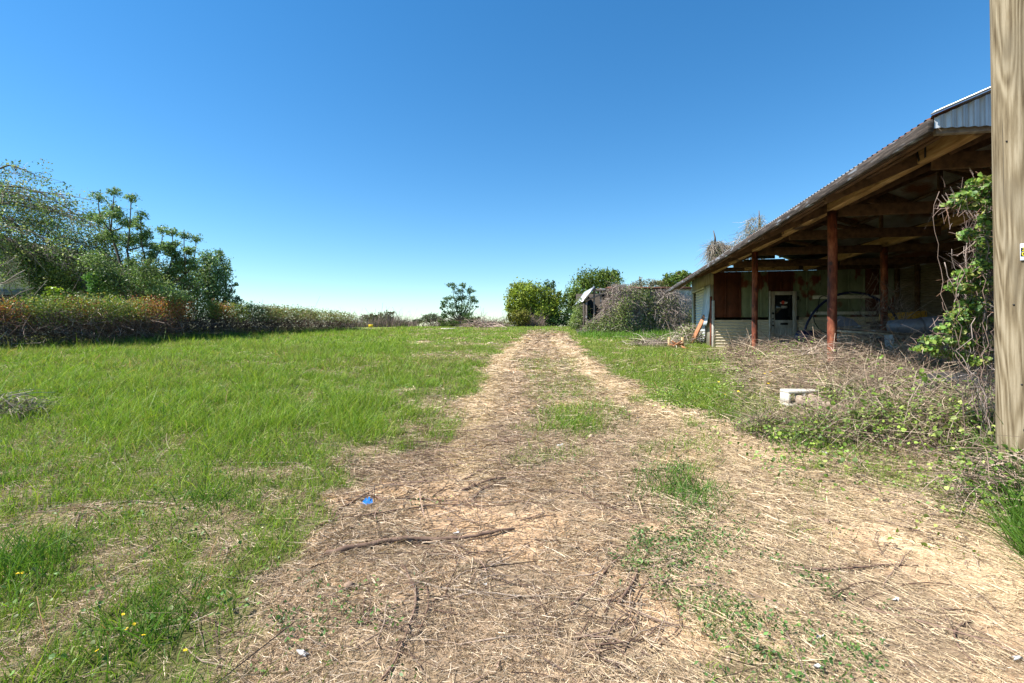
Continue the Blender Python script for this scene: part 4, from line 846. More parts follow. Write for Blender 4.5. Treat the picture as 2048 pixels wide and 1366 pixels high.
# dry weeds along the crest of the field
dw = MB(); n = 16000; X = rng.uniform(-19, 3.5, n); Y = 54+rng.uniform(0, 4, n)-.02*X; dn = fbm(X*.6, Y*.3, 141)
k_ = rng.random(n) < sst(.3, .6, dn); X, Y, dn = X[k_], Y[k_], dn[k_]; n = len(X)
ribbons(dw, np.stack([X, Y, h(X, Y)], 1), rng.normal(size=(n, 3))*[.35, .35, 0]+[0, 0, 1], (.25+.7*dn)*rng.lognormal(0, .35, n), .028, rng.normal(size=(n, 3))*.3, colmix(n, [(.21, .15, .13), (.27, .20, .17), (.17, .125, .115), (.14, .17, .06)], .15), 2, False)
kind(dw.build('dry_weeds', M['twig']), 'stuff')

# ------------------------------------------------------------------ trees and bushes
def curve(a, b, bow=.15, n=7, sag=0):
    a = np.array(a); b = np.array(b); t_ = np.linspace(0, 1, n)[:, None]; L = np.linalg.norm(b-a)
    off = rng.normal(size=3)*L*bow; return a+(b-a)*t_+np.sin(t_*np.pi)*off+np.sin(t_*np.pi)*np.array([0, 0, sag])
def clump_leaves(mb, c, r, nl, ls, cols, shell=.55, cl=14, up=.6, asp=.5, broad=False, spread=.16):
    ns = max(2, nl//cl); d = unit(rng.normal(size=(ns, 3))); rad = (shell+(1-shell)*rng.random(ns))**.8
    lump = 1+.22*np.sin(d[:, 0]*5+c[0])*np.sin(d[:, 2]*6+c[2])
    sc = c+d*(rad*lump)[:, None]*r
    p = np.repeat(sc, cl, 0)+rng.normal(size=(ns*cl, 3))*np.asarray(r)*spread
    cc = np.repeat(colmix(ns, cols, .22), cl, 0)*rng.uniform(.7, 1.35, (ns*cl, 1))
    l_ = ls*rng.uniform(.6, 1.4, ns*cl); leaves(mb, p, l_, l_*asp, cc, up, broad)
    return sc
def tree(name, label, cat, base_px, Y, clumps, nl, ls, cols, tr, group=None, mat='leaf', shell=.55, stalk=0, cl=14, up=.6, asp=.5, depth=1.0, twigs=5, fork=.35, trunkmat='bark', basez=None, spread=.16):
    b = P(base_px, 650, Y); b[2] = float(h(b[0], b[1]))-.1 if basez is None else basez
    if mat == 'leaf_far': nl *= 1.7; ls *= 1.1; spread = max(spread, .23)
    t = wthing(name, label, cat, b, group); cr = MB(); tk = MB()
    if mat == 'leaf_far' and len(clumps) < 16:      # ragged outline: small lobes round the main ones
        clumps = list(clumps)+[(c[0]+c[2]*rng.uniform(-1.1, 1.1), c[1]-c[3]*rng.uniform(-.5, 1.15), max(3, c[2]*rng.uniform(.2, .45)), max(2.5, c[3]*rng.uniform(.2, .5)), *([rng.uniform(-1, 1), c[5]] if len(c) > 5 else [])) for c in clumps for _ in range(2) if c[2] > 9]
    tot = sum(c[2]*c[3] for c in clumps); cs = []
    for c in clumps:
        cy = Y+(c[4] if len(c) > 4 else rng.uniform(-.5, .5)*depth*max(c[2], 8)*Y/1000); cs.append((P(c[0], c[1], cy), np.array([c[2], (c[2]+c[3])/2*depth, c[3]])*Y/1000, c))
    top = np.mean([c[0] for c in cs], 0); fk = b+(top-b)*fork
    tk.tube(curve(b, fk, .05), np.linspace(tr, tr*.75, 7), 8)
    for pc, r, c in cs:
        sc = clump_leaves(cr, pc, r, int(nl*c[2]*c[3]/tot*rng.uniform(.7, 1.2))+cl, ls, np.array(cols if len(c) < 6 else c[5])*rng.uniform(.8, 1.2), shell, cl, up, asp, spread=spread)
        if stalk:
            m_ = fk+(pc-fk)*.6; m_[2] = fk[2]+(pc[2]-fk[2])*.35; q = np.stack([(1-t_)**2*fk+2*t_*(1-t_)*m_+t_*t_*(pc-[0, 0, r[2]*.6]) for t_ in np.linspace(0, 1, 9)])
            tk.tube(q, np.linspace(tr*.5, tr*stalk, 9), 6)
        else: q = curve(fk, pc, .08); tk.tube(q, np.linspace(tr*.55, tr*.12, 7), 6)
        for s_ in sc[rng.permutation(len(sc))[:twigs]]: tk.tube(curve(q[-3] if not stalk else pc-[0, 0, r[2]*.6], s_, .1, 4), np.linspace(tr*.14, tr*.04, 4), 4)
    tk.build('trunk', M[trunkmat], t, smooth=True); cr.build('crown', M[mat], t); return t
G1 = [(.12, .18, .03), (.15, .215, .04), (.09, .145, .03), (.18, .24, .05)]
G2 = [(.07, .12, .03), (.09, .145, .035), (.055, .095, .025), (.11, .155, .05)]
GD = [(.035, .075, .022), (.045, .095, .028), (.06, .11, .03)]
GY_ = [(.19, .24, .03), (.23, .28, .04), (.15, .20, .035)]
GO = [(.10, .115, .04), (.13, .13, .06), (.09, .10, .05), (.17, .15, .08)]
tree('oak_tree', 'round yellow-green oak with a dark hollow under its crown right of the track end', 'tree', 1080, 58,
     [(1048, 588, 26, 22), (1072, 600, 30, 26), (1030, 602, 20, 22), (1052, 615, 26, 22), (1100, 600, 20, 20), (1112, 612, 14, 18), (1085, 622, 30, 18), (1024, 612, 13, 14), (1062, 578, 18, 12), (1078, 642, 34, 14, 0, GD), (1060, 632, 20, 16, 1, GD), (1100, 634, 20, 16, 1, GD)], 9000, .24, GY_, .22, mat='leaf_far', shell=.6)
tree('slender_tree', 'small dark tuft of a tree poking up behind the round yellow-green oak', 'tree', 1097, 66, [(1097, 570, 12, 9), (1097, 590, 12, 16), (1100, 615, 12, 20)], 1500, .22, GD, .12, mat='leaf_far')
tree('oak_tree', 'tallest broad green oak rising behind the vine-covered barn', 'tree', 1185, 60,
     [(1185, 556, 28, 18), (1212, 560, 26, 20), (1160, 580, 24, 24), (1190, 582, 34, 26), (1228, 578, 18, 20), (1240, 590, 10, 16), (1142, 606, 18, 22), (1170, 612, 26, 26), (1200, 612, 30, 24), (1138, 632, 14, 18), (1225, 548, 14, 8), (1230, 610, 22, 30)], 11000, .22, G1, .26, mat='leaf_far', shell=.6)
tree('shrub', 'pale green leafy shrub hugging the left end of the vine-covered barn', 'shrub', 1160, 27, [(1162, 612, 13, 16), (1168, 632, 14, 18), (1155, 636, 14, 20), (1148, 648, 14, 10)], 3500, .085, [(.16, .22, .07), (.20, .26, .09), (.12, .17, .05)], .04, shell=.75)
tree('shrub', 'yellowish bush at the left foot of the round oak', 'shrub', 1038, 54, [(1030, 634, 14, 10), (1046, 634, 14, 11), (1038, 642, 20, 8)], 2200, .16, [(.19, .19, .03), (.15, .16, .03), (.22, .21, .05)], .05, mat='leaf_far')
tree('grey_tree', 'thin greyish tree crown showing above the barn roof ridge', 'tree', 1290, 72, [(1275, 572, 16, 10), (1295, 566, 18, 9), (1312, 572, 14, 9), (1285, 585, 26, 12)], 1800, .2, [(.19, .19, .15), (.24, .24, .18), (.15, .16, .11)], .15, mat='leaf_far')
tree('leafy_tree', 'bright green tree top between the barn and the shed roof', 'tree', 1358, 40, [(1362, 552, 14, 11), (1345, 560, 16, 11), (1372, 560, 12, 14), (1330, 568, 14, 8, 0, GO), (1350, 575, 24, 12)], 3200, .14, G1, .16, mat='leaf_far')
tree('chinaberry_tree', 'lone young tree with open tufted crown on the crest of the field', 'tree', 920, 50,
     [(905, 572, 9, 7), (926, 570, 7, 6), (941, 581, 10, 7), (917, 584, 10, 6), (897, 597, 10, 7), (925, 598, 12, 8), (945, 597, 9, 6), (950, 603, 7, 5), (907, 611, 15, 8), (935, 613, 13, 9), (954, 612, 4, 3), (888, 607, 7, 6), (890, 630, 8, 7), (904, 627, 10, 7), (935, 630, 12, 8), (920, 623, 10, 7), (885, 615, 5, 4), (912, 598, 8, 6)], 2300, .16, [(.10, .17, .07), (.13, .21, .09), (.075, .135, .05)], .10, mat='leaf_far', stalk=.25, shell=.35, fork=.28, twigs=2)
tree('round_bush', 'olive domed bush on the skyline just right of the hedge end', 'bush', 755, 64, [(738, 637, 15, 8), (770, 634, 15, 10), (755, 640, 20, 8), (780, 641, 8, 6)], 2200, .2, GO, .1, mat='leaf_far')
tree('round_bush', 'small grey-green bush left of the lone young tree', 'bush', 865, 62, [(865, 635, 15, 8), (852, 640, 10, 6), (880, 641, 9, 6), (836, 643, 9, 5)], 1500, .18, [(.12, .15, .09), (.16, .18, .11), (.10, .12, .07)], .08, mat='leaf_far')
tree('round_bush', 'low pale bush at the foot of the lone young tree', 'bush', 940, 53, [(932, 640, 12, 6), (948, 641, 10, 6)], 900, .16, [(.15, .18, .10), (.11, .14, .07)], .05, mat='leaf_far')
tree('green_weed_clump', 'low dark green weed clump in front of the lone young tree', 'bush', 902, 52, [(896, 650, 14, 7), (908, 648, 12, 7)], 900, .14, G2, .03, mat='leaf_far')
tree('distant_tree', 'tiny round tree top over the hedge, left of the pair', 'tree', 558, 80, [(558, 628, 11, 8), (552, 634, 12, 8)], 900, .25, GD, .12, mat='leaf_far', basez=-.5)
tree('distant_tree', 'tiny flat tree top over the hedge, right of the pair', 'tree', 614, 84, [(612, 627, 11, 6), (622, 631, 12, 7), (605, 632, 10, 6)], 900, .25, GD, .12, mat='leaf_far', basez=-.5)
# left side, beyond the hedge
UM = [(228, 388, 14, 8), (262, 400, 14, 8), (197, 398, 17, 9), (282, 436, 14, 9), (295, 466, 12, 8), (325, 464, 16, 9), (345, 468, 14, 8), (368, 474, 12, 8), (392, 482, 14, 8), (245, 447, 19, 11), (218, 428, 18, 10), (350, 490, 9, 6), (373, 502, 7, 5), (310, 498, 14, 9), (345, 512, 12, 9), (268, 485, 13, 9), (320, 535, 22, 14), (290, 520, 22, 13)]
Y_ = 22; b = P(268, 650, Y_); b[2] = float(h(b[0], b[1]))-.1
t = wthing('umbrella_tree', 'leggy tree with flat umbrella-like leaf tufts on bare curved stalks', 'tree', b); tk = MB(); cr = MB()
HUB = [P(x, y, Y_+dy) for x, y, dy in ((222, 462, .3), (255, 500, -.3), (296, 528, .2), (335, 545, -.2), (372, 548, .3), (300, 575, 0), (240, 545, .4))]
fk = P(266, 600, Y_); tk.tube([b, (b+fk)/2+[.06, 0, 0], fk], [.12, .11, .10], 8)
for hb_ in HUB:
    q = np.stack([(1-u)**2*fk+2*u*(1-u)*(fk*.45+hb_*.55-[0, 0, .25])+u*u*hb_ for u in np.linspace(0, 1, 9)]); tk.tube(q+rng.normal(size=q.shape)*.012, np.linspace(.075, .04, 9), 6)
UG = [(.125, .21, .08), (.15, .25, .095), (.09, .16, .06), (.22, .29, .125)]
for k_, (x, y, rx, ry) in enumerate(UM+[(x+rng.uniform(-16, 16), y+rng.uniform(28, 60), 13, 8) for x, y, _, _ in UM for _ in (0, 1, 2)]):
    c_ = P(x, y, Y_+rng.uniform(-.8, .8)); hb_ = min(HUB, key=lambda q: np.hypot(q[0]-c_[0], (q[2]-c_[2])*.6)+(5 if q[2] > c_[2] else 0)); r = np.array([rx, rx, ry])*Y_/1000
    if k_ < len(UM):
        m_ = np.array([c_[0]+(hb_[0]-c_[0])*.15, c_[1], hb_[2]+(c_[2]-hb_[2])*.25]); q = np.stack([(1-u)**2*hb_+2*u*(1-u)*m_+u*u*(c_-[0, 0, r[2]*.5]) for u in np.linspace(0, 1, 9)]); tk.tube(q, np.linspace(.035, .018, 9), 5)
    for w_ in range(11):           # drooping compound fronds round the stalk tip
        a = w_/11*2*np.pi+rng.uniform(-.3, .3); o_ = np.array([math.cos(a), math.sin(a), 0]); tt = np.linspace(.12, 1, 9)[:, None]; up_ = rng.uniform(.2, .9)
        q = c_-[0, 0, r[2]*.5]+o_*tt*r*rng.uniform(.7, 1.1)+np.array([0, 0, 1])*(up_*np.sin(tt*2.6)*r[2]*2.3)
        pp = np.repeat(q, 3, 0)+rng.normal(size=(27, 3))*.045; l_ = rng.uniform(.07, .14, 27); leaves(cr, pp, l_, l_*.42, colmix(27, UG, .25), 1.3)
tk.build('trunk', M['bark'], t, smooth=True); cr.build('crown', M['leaf'], t)
tree('thicket', 'loose leafy bush veiling the lower stems of the umbrella-like tree', 'bush', 262, 20.6, [(235, 575, 34, 22), (272, 560, 34, 26), (312, 572, 36, 24), (345, 590, 34, 16), (215, 545, 26, 22), (290, 535, 26, 18), (190, 520, 30, 22)], 9500, .085, [(.10, .17, .055), (.14, .21, .075), (.18, .23, .09), (.08, .13, .045)], .05, shell=.25, twigs=12, spread=.26)
tree('thicket', 'airy tangle of vine leaves between the house roof and the umbrella-like tree', 'bush', 170, 24.5, [(120, 470, 50, 26), (175, 500, 50, 30), (215, 480, 36, 22), (150, 540, 50, 26), (225, 530, 40, 28), (80, 440, 50, 22), (265, 545, 40, 22)], 13000, .095, [(.16, .22, .07), (.22, .26, .10), (.11, .16, .055), (.08, .13, .04)], .06, shell=.25, twigs=16, spread=.26)
tree('house_vine', 'dense creeper hiding the roof slope of the old house', 'vine', 150, 29, [(60, 512, 50, 22), (110, 535, 50, 22), (160, 560, 46, 20), (205, 585, 40, 16), (20, 492, 40, 16)], 9000, .12, GD+[(.09, .14, .04)], .05, shell=.3, spread=.25)
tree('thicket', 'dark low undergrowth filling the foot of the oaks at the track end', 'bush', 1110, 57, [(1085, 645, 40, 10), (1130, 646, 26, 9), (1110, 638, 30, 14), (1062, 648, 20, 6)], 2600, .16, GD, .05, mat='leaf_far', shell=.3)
tree('bushy_tree', 'dense blue-green tree at the right end of the left thicket', 'tree', 420, 25, [(422, 516, 22, 16), (440, 505, 10, 8), (405, 535, 26, 20), (438, 535, 20, 22), (390, 560, 26, 20), (425, 562, 28, 22), (452, 566, 12, 12), (466, 568, 8, 6), (400, 590, 36, 18), (445, 592, 22, 14), (480, 597, 9, 4), (462, 582, 6, 5), (500, 612, 7, 5), (470, 604, 16, 9), (415, 575, 40, 30), (430, 540, 30, 26)], 13000, .10, [(.13, .22, .09), (.16, .26, .115), (.095, .17, .07), (.22, .29, .15)], .12, shell=.5, spread=.2)
tree('thicket', 'dark tangled thicket of leaves and stems behind the red-leaved hedge', 'bush', 290, 23.5, [(230, 560, 42, 26), (290, 565, 46, 30), (345, 575, 40, 28), (200, 595, 40, 14), (260, 600, 50, 16), (330, 605, 50, 14), (310, 585, 30, 20, 0, [(.12, .06, .045), (.08, .05, .035)]), (350, 545, 34, 24), (380, 585, 30, 24)], 15000, .09, [(.07, .125, .04), (.10, .165, .05), (.13, .19, .06), (.12, .09, .06)], .07, shell=.3, twigs=10)
tree('shrub', 'bright green leafy shrub under the house eave', 'shrub', 200, 20.5, [(195, 558, 20, 14), (205, 575, 22, 16), (188, 572, 14, 14)], 2200, .10, [(.08, .19, .04), (.11, .23, .05), (.06, .15, .03)], .04, shell=.4)
tree('shrub', 'yellow-lime sapling above the red hedge by the house', 'shrub', 108, 19, [(108, 582, 12, 9), (100, 590, 10, 8), (118, 592, 9, 7)], 700, .11, [(.22, .32, .03), (.28, .36, .05)], .025, shell=.3)
tree('shrub', 'mid green feathery bush right of the yellow-lime sapling', 'shrub', 150, 19.5, [(140, 592, 18, 12), (165, 596, 18, 10), (150, 605, 24, 8)], 1800, .08, G2, .03, shell=.3)
# big vine-draped tree arching in from the left
b = P(-190, 650, 23.5); b[2] = float(h(b[0], b[1])); t = wthing('vine_draped_tree', 'big sparse tree arching from the left edge, hung with vines', 'tree', b)
tk = MB(); cr = MB(); tw2 = MB()
tk.tube([b, P(-185, 560, 23.5), P(-150, 470, 23.5)], [.3, .26, .22], 10)
VC = [(.15, .23, .075), (.21, .28, .11), (.10, .17, .06), (.28, .31, .17), (.08, .14, .045)]
for q in range(46):
    Yq = 23.5+rng.uniform(-1.8, 2.2); f = q/45; e = P(rng.uniform(60, 300)-60*f, 400+170*f+rng.uniform(-30, 60), Yq)
    if q < 10: e = P(60+q*22, 372+q*13+rng.uniform(-8, 10), Yq)
    a = P(-150+rng.uniform(-30, 60), 470+rng.uniform(-60, 90)*f-60, Yq); c_ = P(-20+rng.uniform(-40, 60), 305+185*f+rng.uniform(-20, 30), Yq)
    tt = np.linspace(0, 1, 18)[:, None]; qq = (1-tt)**2*a+2*tt*(1-tt)*c_+tt*tt*e; qq += np.cumsum(rng.normal(size=qq.shape)*.06, 0); tk.tube(qq, np.linspace(.05, .012, 18)*(1.3 if q % 5 == 0 else .6), 5)
    ns = 32; sp = qq[rng.integers(4, 18, ns)]+rng.normal(size=(ns, 3))*[.35, .4, .28]; cl_ = 13; pp = np.repeat(sp, cl_, 0)+rng.normal(size=(ns*cl_, 3))*.13
    cc = np.repeat(colmix(ns, VC, .2), cl_, 0)*rng.uniform(.7, 1.3, (ns*cl_, 1)); l_ = rng.uniform(.06, .14, ns*cl_); leaves(cr, pp, l_, l_*.6, cc, .6)
    ns = 40; sp = qq[rng.integers(3, 18, ns)]; dd_ = rng.normal(size=(ns, 3))*[.8, .6, .5]+[.5, 0, -.35]; ribbons(tw2, sp, dd_, rng.uniform(.3, 1.3, ns), rng.uniform(.010, .02, ns), rng.normal(size=(ns, 3))*[.3, .3, .2]-[0, 0, .3], colmix(ns, [(.17, .14, .11), (.26, .22, .18), (.11, .09, .07)], .2), 4, False)
tk.build('trunk', M['bark'], t, smooth=True); cr.build('crown', M['leaf'], t); tw2.build('vines', M['twig'], t)
# ------------------------------------------------------------------ hedge
t = wthing('hedge', 'long tangled hedge with red and green leaf tops above brown bare stems', 'hedge', hx_[3])
cr = MB(); tk = MB(); n = 72000
ui = rng.beta(1, 1.15, n)*(len(hx_)-1); i0 = np.clip(ui.astype(int), 0, len(hx_)-2); f = (ui-i0)[:, None]; c_ = hx_[i0]*(1-f)+hx_[i0+1]*f
pxx = 1024+1000*c_[:, 0]/c_[:, 1]; top = np.interp(pxx, [-200, 0, 60, 120, 160, 250, 400, 500, 600, 715], [598, 602, 598, 595, 598, 602, 604, 609, 618, 627]); top = EYE+(660-top)*c_[:, 1]/1000
gz = h(c_[:, 0], c_[:, 1]); Ht = (top-gz)*(.92+.2*fbm(c_[:, 0]*1.4+c_[:, 1]*1.4, c_[:, 1]*0, 151))
zf = rng.beta(1.5, 1, n); dep = rng.uniform(-.1, 1.6, n); bul = (fbm(c_[:, 1]*1.1, zf*3, 152)-.5)*.7
p = np.stack([c_[:, 0]-dep*.9+bul*.6+.12*np.sin(zf*3), c_[:, 1]+dep*.25, gz+zf*Ht*(1+.06*rng.normal(size=n))+.08*np.exp(-dep)*0], 1)
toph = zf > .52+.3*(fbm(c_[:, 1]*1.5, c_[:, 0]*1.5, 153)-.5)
redz = fbm(c_[:, 1]*.8, c_[:, 0]*.8, 154); red = (pxx < 470) & (rng.random(n) < sst(.35, .6, redz)*.75)
lightg = pxx > 500
cc = colmix(n, [(.14, .21, .035), (.19, .24, .05), (.25, .24, .06), (.09, .16, .035)], .2)
cc[red] = colmix(red.sum(), [(.33, .12, .045), (.36, .17, .06), (.26, .085, .05), (.28, .19, .05)], .2)
cc[lightg] = colmix(lightg.sum(), [(.19, .23, .07), (.15, .19, .06), (.25, .26, .11), (.21, .14, .07)], .2)
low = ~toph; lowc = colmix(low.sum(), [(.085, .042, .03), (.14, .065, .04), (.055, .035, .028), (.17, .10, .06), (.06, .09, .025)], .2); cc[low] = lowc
keep = toph | (rng.random(n) < .62); p, cc, yy = p[keep], cc[keep], c_[keep, 1]; n = len(p)
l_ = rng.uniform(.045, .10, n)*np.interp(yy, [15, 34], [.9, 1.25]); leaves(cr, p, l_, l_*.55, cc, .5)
n = 15000; ui = rng.random(n)*(len(hx_)-1); i0 = np.clip(ui.astype(int), 0, len(hx_)-2); f = (ui-i0)[:, None]; c_ = hx_[i0]*(1-f)+hx_[i0+1]*f; gz = h(c_[:, 0], c_[:, 1])
Ht = np.interp(c_[:, 1], [15, 20, 34], [1.5, 1.2, .8]); p = np.stack([c_[:, 0]-rng.uniform(-.15, 1.2, n), c_[:, 1]+rng.normal(size=n)*.2, gz+rng.random(n)*Ht*.8], 1)
ribbons(tk, p, rng.normal(size=(n, 3))*[.8, .8, .7]+[.1, 0, .1], rng.uniform(.25, .8, n), rng.uniform(.008, .018, n), rng.normal(size=(n, 3))*.5-[0, 0, .2], colmix(n, [(.11, .07, .058), (.16, .115, .095), (.075, .05, .042), (.30, .24, .2)], .2), 4, False)
cr.build('foliage', M['leaf'], t); tk.build('stems', M['twig'], t)
# bare pale branches reaching over the hedge in front of the house
t = wthing('dead_branch', 'bare pale branches reaching over the hedge in front of the house', 'branch', P(-40, 620, 16.5)); mb = MB()
for pts, r in (([(-60, 585), (10, 565), (35, 548), (50, 540)], .03), ([(10, 568), (38, 555), (50, 552)], .018), ([(-20, 540), (15, 525), (30, 515)], .018), ([(-60, 640), (0, 612), (40, 585), (70, 575)], .018), ([(20, 615), (60, 600), (95, 560)], .012)):
    mb.tube([P(x, y, 16.5+.2*k_) for k_, (x, y) in enumerate(pts)], np.linspace(r, r*.4, len(pts)), 6)
mb.build('stem', M['palebark'], t, smooth=True)
# ------------------------------------------------------------------ house at the left edge
hb = np.array([-27.1, 27, float(h(-27, 27))]); t = wthing('old_house', 'old cream house overgrown with vines at the left edge', 'house', hb)
e_r = P(176, 580, 25); rg = P(-60, 462, 25); zl = e_r[2]; XL = 2*rg[0]-e_r[0]
mb = MB(); wl, wr = XL+.6, e_r[0]-.5; sl2 = (rg[2]-zl)/(e_r[0]-rg[0]); g0 = float(h(-27, 25))-.4
for Yw, s_ in ((25.3, 1), (33, 1)):
    zt = rg[2]-sl2*(wr-rg[0])-.15; mb.add([(wl, Yw, g0), (wr, Yw, g0), (wr, Yw, zt), (rg[0], Yw, rg[2]-.15), (wl, Yw, zt)], [np.array([(0, 1, 2, 3, 4)])])
mb.add([(wr, 25.3, g0), (wr, 33, g0), (wr, 33, zt), (wr, 25.3, zt), (wl, 25.3, g0), (wl, 33, g0), (wl, 33, zt), (wl, 25.3, zt)], [np.array([(0, 1, 2, 3), (4, 7, 6, 5)])]); mb.build('wall', M['cream'], t)
mb = MB()
for sgn, xe in ((1, e_r[0]), (-1, XL)): mb.beam(((xe+rg[0])/2-0, 29, (zl+rg[2])/2), ((xe+rg[0])/2, 29.001, (zl+rg[2])/2), .01, .01); mb.add([(xe, 24.8, zl), (rg[0], 24.8, rg[2]), (rg[0], 33.5, rg[2]), (xe, 33.5, zl), (xe, 24.8, zl-.12), (rg[0], 24.8, rg[2]-.12), (rg[0], 33.5, rg[2]-.12), (xe, 33.5, zl-.12)], [np.array([(0, 1, 2, 3), (4, 7, 6, 5), (0, 4, 5, 1), (3, 2, 6, 7), (0, 3, 7, 4)])])
mb.build('roof', M['shingle'], t)
wz = P(0, 578, 25)[2]; x_a, x_b = P(-70, 0, 25)[0], P(40, 0, 25)[0]
mb = MB(); mb.box(x_a, x_b, 25.18, 25.28, wz-.28, wz); mb.box(x_b-.15, x_b, 25.18, 25.28, wz-1.9, wz-.281); mb.box(x_a, x_a+.15, 25.18, 25.28, wz-1.9, wz-.281); wf = mb.build('window', M['slate'], t, bevel=.01)
mb = MB(); mb.box(x_a+.151, x_b-.151, 25.22, 25.29, wz-1.9, wz-.281); o = mb.build('pane', M['glass'], t); o.parent = wf
t2 = tree('house_vine', 'dark green vine smothering the front and roof edge of the house', 'vine', 60, 24.2, [(22, 496, 34, 14), (62, 510, 34, 20), (60, 540, 26, 26), (95, 535, 32, 24), (75, 575, 24, 22), (118, 560, 28, 22), (110, 590, 30, 14), (55, 600, 18, 14), (145, 575, 20, 16)], 9000, .10, GD+[(.08, .14, .03), (.12, .18, .04)], .05, shell=.4, depth=.35, spread=.2)
# ------------------------------------------------------------------ vine-covered barn behind the shed
bx0, bx1, byf = 4.2, 10.6, 26.0; bz0 = .9; bzt = EYE+.085*26
t = wthing('old_barn', 'old low barn of rusted sheet metal, half buried in vines behind the shed', 'barn', (bx0, byf, bz0))
mb = MB(); mb.corr((5.2, byf, bz0), (bx1-5.2, 0, 0), (0, 0, bzt-bz0-.08), (0, -1, 0), .12, .015, 4, jit=.05); mb.build('sheet_wall', M['galv'], t, smooth=True)
mb = MB(); mb.corr((4.95, byf-.25, bzt), (bx1-4.95, 0, 0), (0, 3.6, .06), (0, -.02, 1), .12, .015, 2); mb.box(4.9, bx1, byf-.28, byf-.24, bzt-.09, bzt+.012); r_ = mb.build('roof', M['roofrust'], t)
mb = MB(); xl, zl_ = (1166-1024)*.026, EYE+(660-602)*.026
mb.beam((xl, byf-.2, zl_), (4.25, byf-.22, bzt+.03), .05, .09); mb.add([(xl, byf-.2, zl_), (4.25, byf-.2, bzt+.03), (4.25, byf+3.4, bzt+.03), (xl, byf+3.4, zl_), (xl, byf-.2, zl_-.03), (4.25, byf-.2, bzt), (4.25, byf+3.4, bzt), (xl, byf+3.4, zl_-.03)], [np.array([(0, 3, 2, 1), (4, 5, 6, 7), (0, 1, 5, 4)])]); mb.build('lean_to_roof', M['galv'], t)
for x in (3.87, 4.26, 4.6):
    mb = MB(); mb.box(x-.04, x+.04, byf-.1, byf-.02, .9, zl_+(x-xl)*1.0 if x < 4.2 else bzt-.03); mb.build('post', M['oldwood'], t, bevel=.005)
mb = MB(); mb.beam((3.8, byf-.13, 2.95), (4.9, byf-.13, 3.42), .04, .09); mb.beam((4.2, byf-.13, bzt-.14), (5.2, byf-.13, bzt-.14), .05, .14); mb.build('brace', M['oldwood'], t, bevel=.005)
mb = MB(); mb.box(3.75, bx1, byf+3.2, byf+3.3, .9, bzt-.1); mb.box(3.75, 3.8, byf+.1, byf+3.19, .9, 2.85); mb.build('back_wall', M['interior'], t)
t = wthing('barn_vines', 'mass of dead grey vines with green patches draped over the barn front', 'vine', (6, 25.2, 1.2))
dv = MB(); dl = MB(); n = 52000
X = rng.uniform(3.6, 10.4, n); u_ = rng.random(n); topz = np.interp(X, [3.6, 4.2, 4.6, 4.9, 5.2, 5.8, 6.4, 8.2, 9.2, 10.4], [1.5, 1.9, 2.5, 3.6, 3.85, 3.8, 3.64, 3.6, 3.3, 3.0])
dens = fbm(X*1.2, u_*2.2, 161); gap = ((X > 6.9) & (X < 7.35) & (u_ < .6)) | ((X > 8.5) & (u_ > .3+.3*dens)) | ((X > 6.6) & (X < 7.6) & (u_ < .25))
bulge = np.interp(X, [3.6, 4.6, 5.6, 6.3, 7, 10], [.5, 1.0, 1.2, .6, .35, .3]); z = 1.05+u_*(topz-1.05); yv = byf-.1-bulge*np.sqrt(np.clip(1-u_**1.6, 0, 1))*(.65+.5*dens)-.1*rng.random(n)
k_ = (rng.random(n) < np.where(gap, .12, sst(.25, .5, dens)+.15)); p = np.stack([X, yv, z], 1)[k_]; n = len(p)
ribbons(dv, p, rng.normal(size=(n, 3))*[.6, .4, .6]-[0, .1, .5], rng.lognormal(-1.5, .5, n), rng.uniform(.007, .015, n), rng.normal(size=(n, 3))*[.4, .3, .3]-[0, .0, .3], colmix(n, [(.30, .24, .20), (.22, .175, .15), (.40, .33, .28), (.15, .115, .10), (.48, .42, .36)], .18), 4, False)
ns = 1400; X = rng.uniform(3.8, 10.4, ns); u_ = rng.random(ns); gn = fbm(X*.8, u_*2.0, 171); k_ = rng.random(ns) < sst(.42, .6, gn)+.08; X, u_ = X[k_], u_[k_]; ns = len(X)
topz = np.interp(X, [3.6, 4.2, 4.7, 5.0, 5.3, 5.7, 6.4, 8.2, 9.2, 10.4], [1.5, 1.9, 2.4, 3.2, 3.6, 3.6, 3.5, 3.5, 3.3, 3.0]); bulge = np.interp(X, [3.6, 4.6, 5.6, 6.3, 7, 10], [.5, 1.1, 1.4, .9, .4, .35])
sp = np.stack([X, byf-.2-bulge*np.sqrt(np.clip(1-u_**1.6, 0, 1)), 1.1+u_*(topz-1.1)], 1); m_ = 13; pp = np.repeat(sp, m_, 0)+rng.normal(size=(ns*m_, 3))*[.16, .08, .14]; l_ = rng.uniform(.05, .1, ns*m_)
leaves(dl, pp, l_, l_*.7, np.repeat(colmix(ns, [(.14, .20, .05), (.20, .25, .08), (.10, .16, .04), (.26, .28, .12)], .2), m_, 0)*rng.uniform(.7, 1.3, (ns*m_, 1)), .6)
dv.build('stems', M['twig'], t); dl.build('leaves', M['leaf'], t)
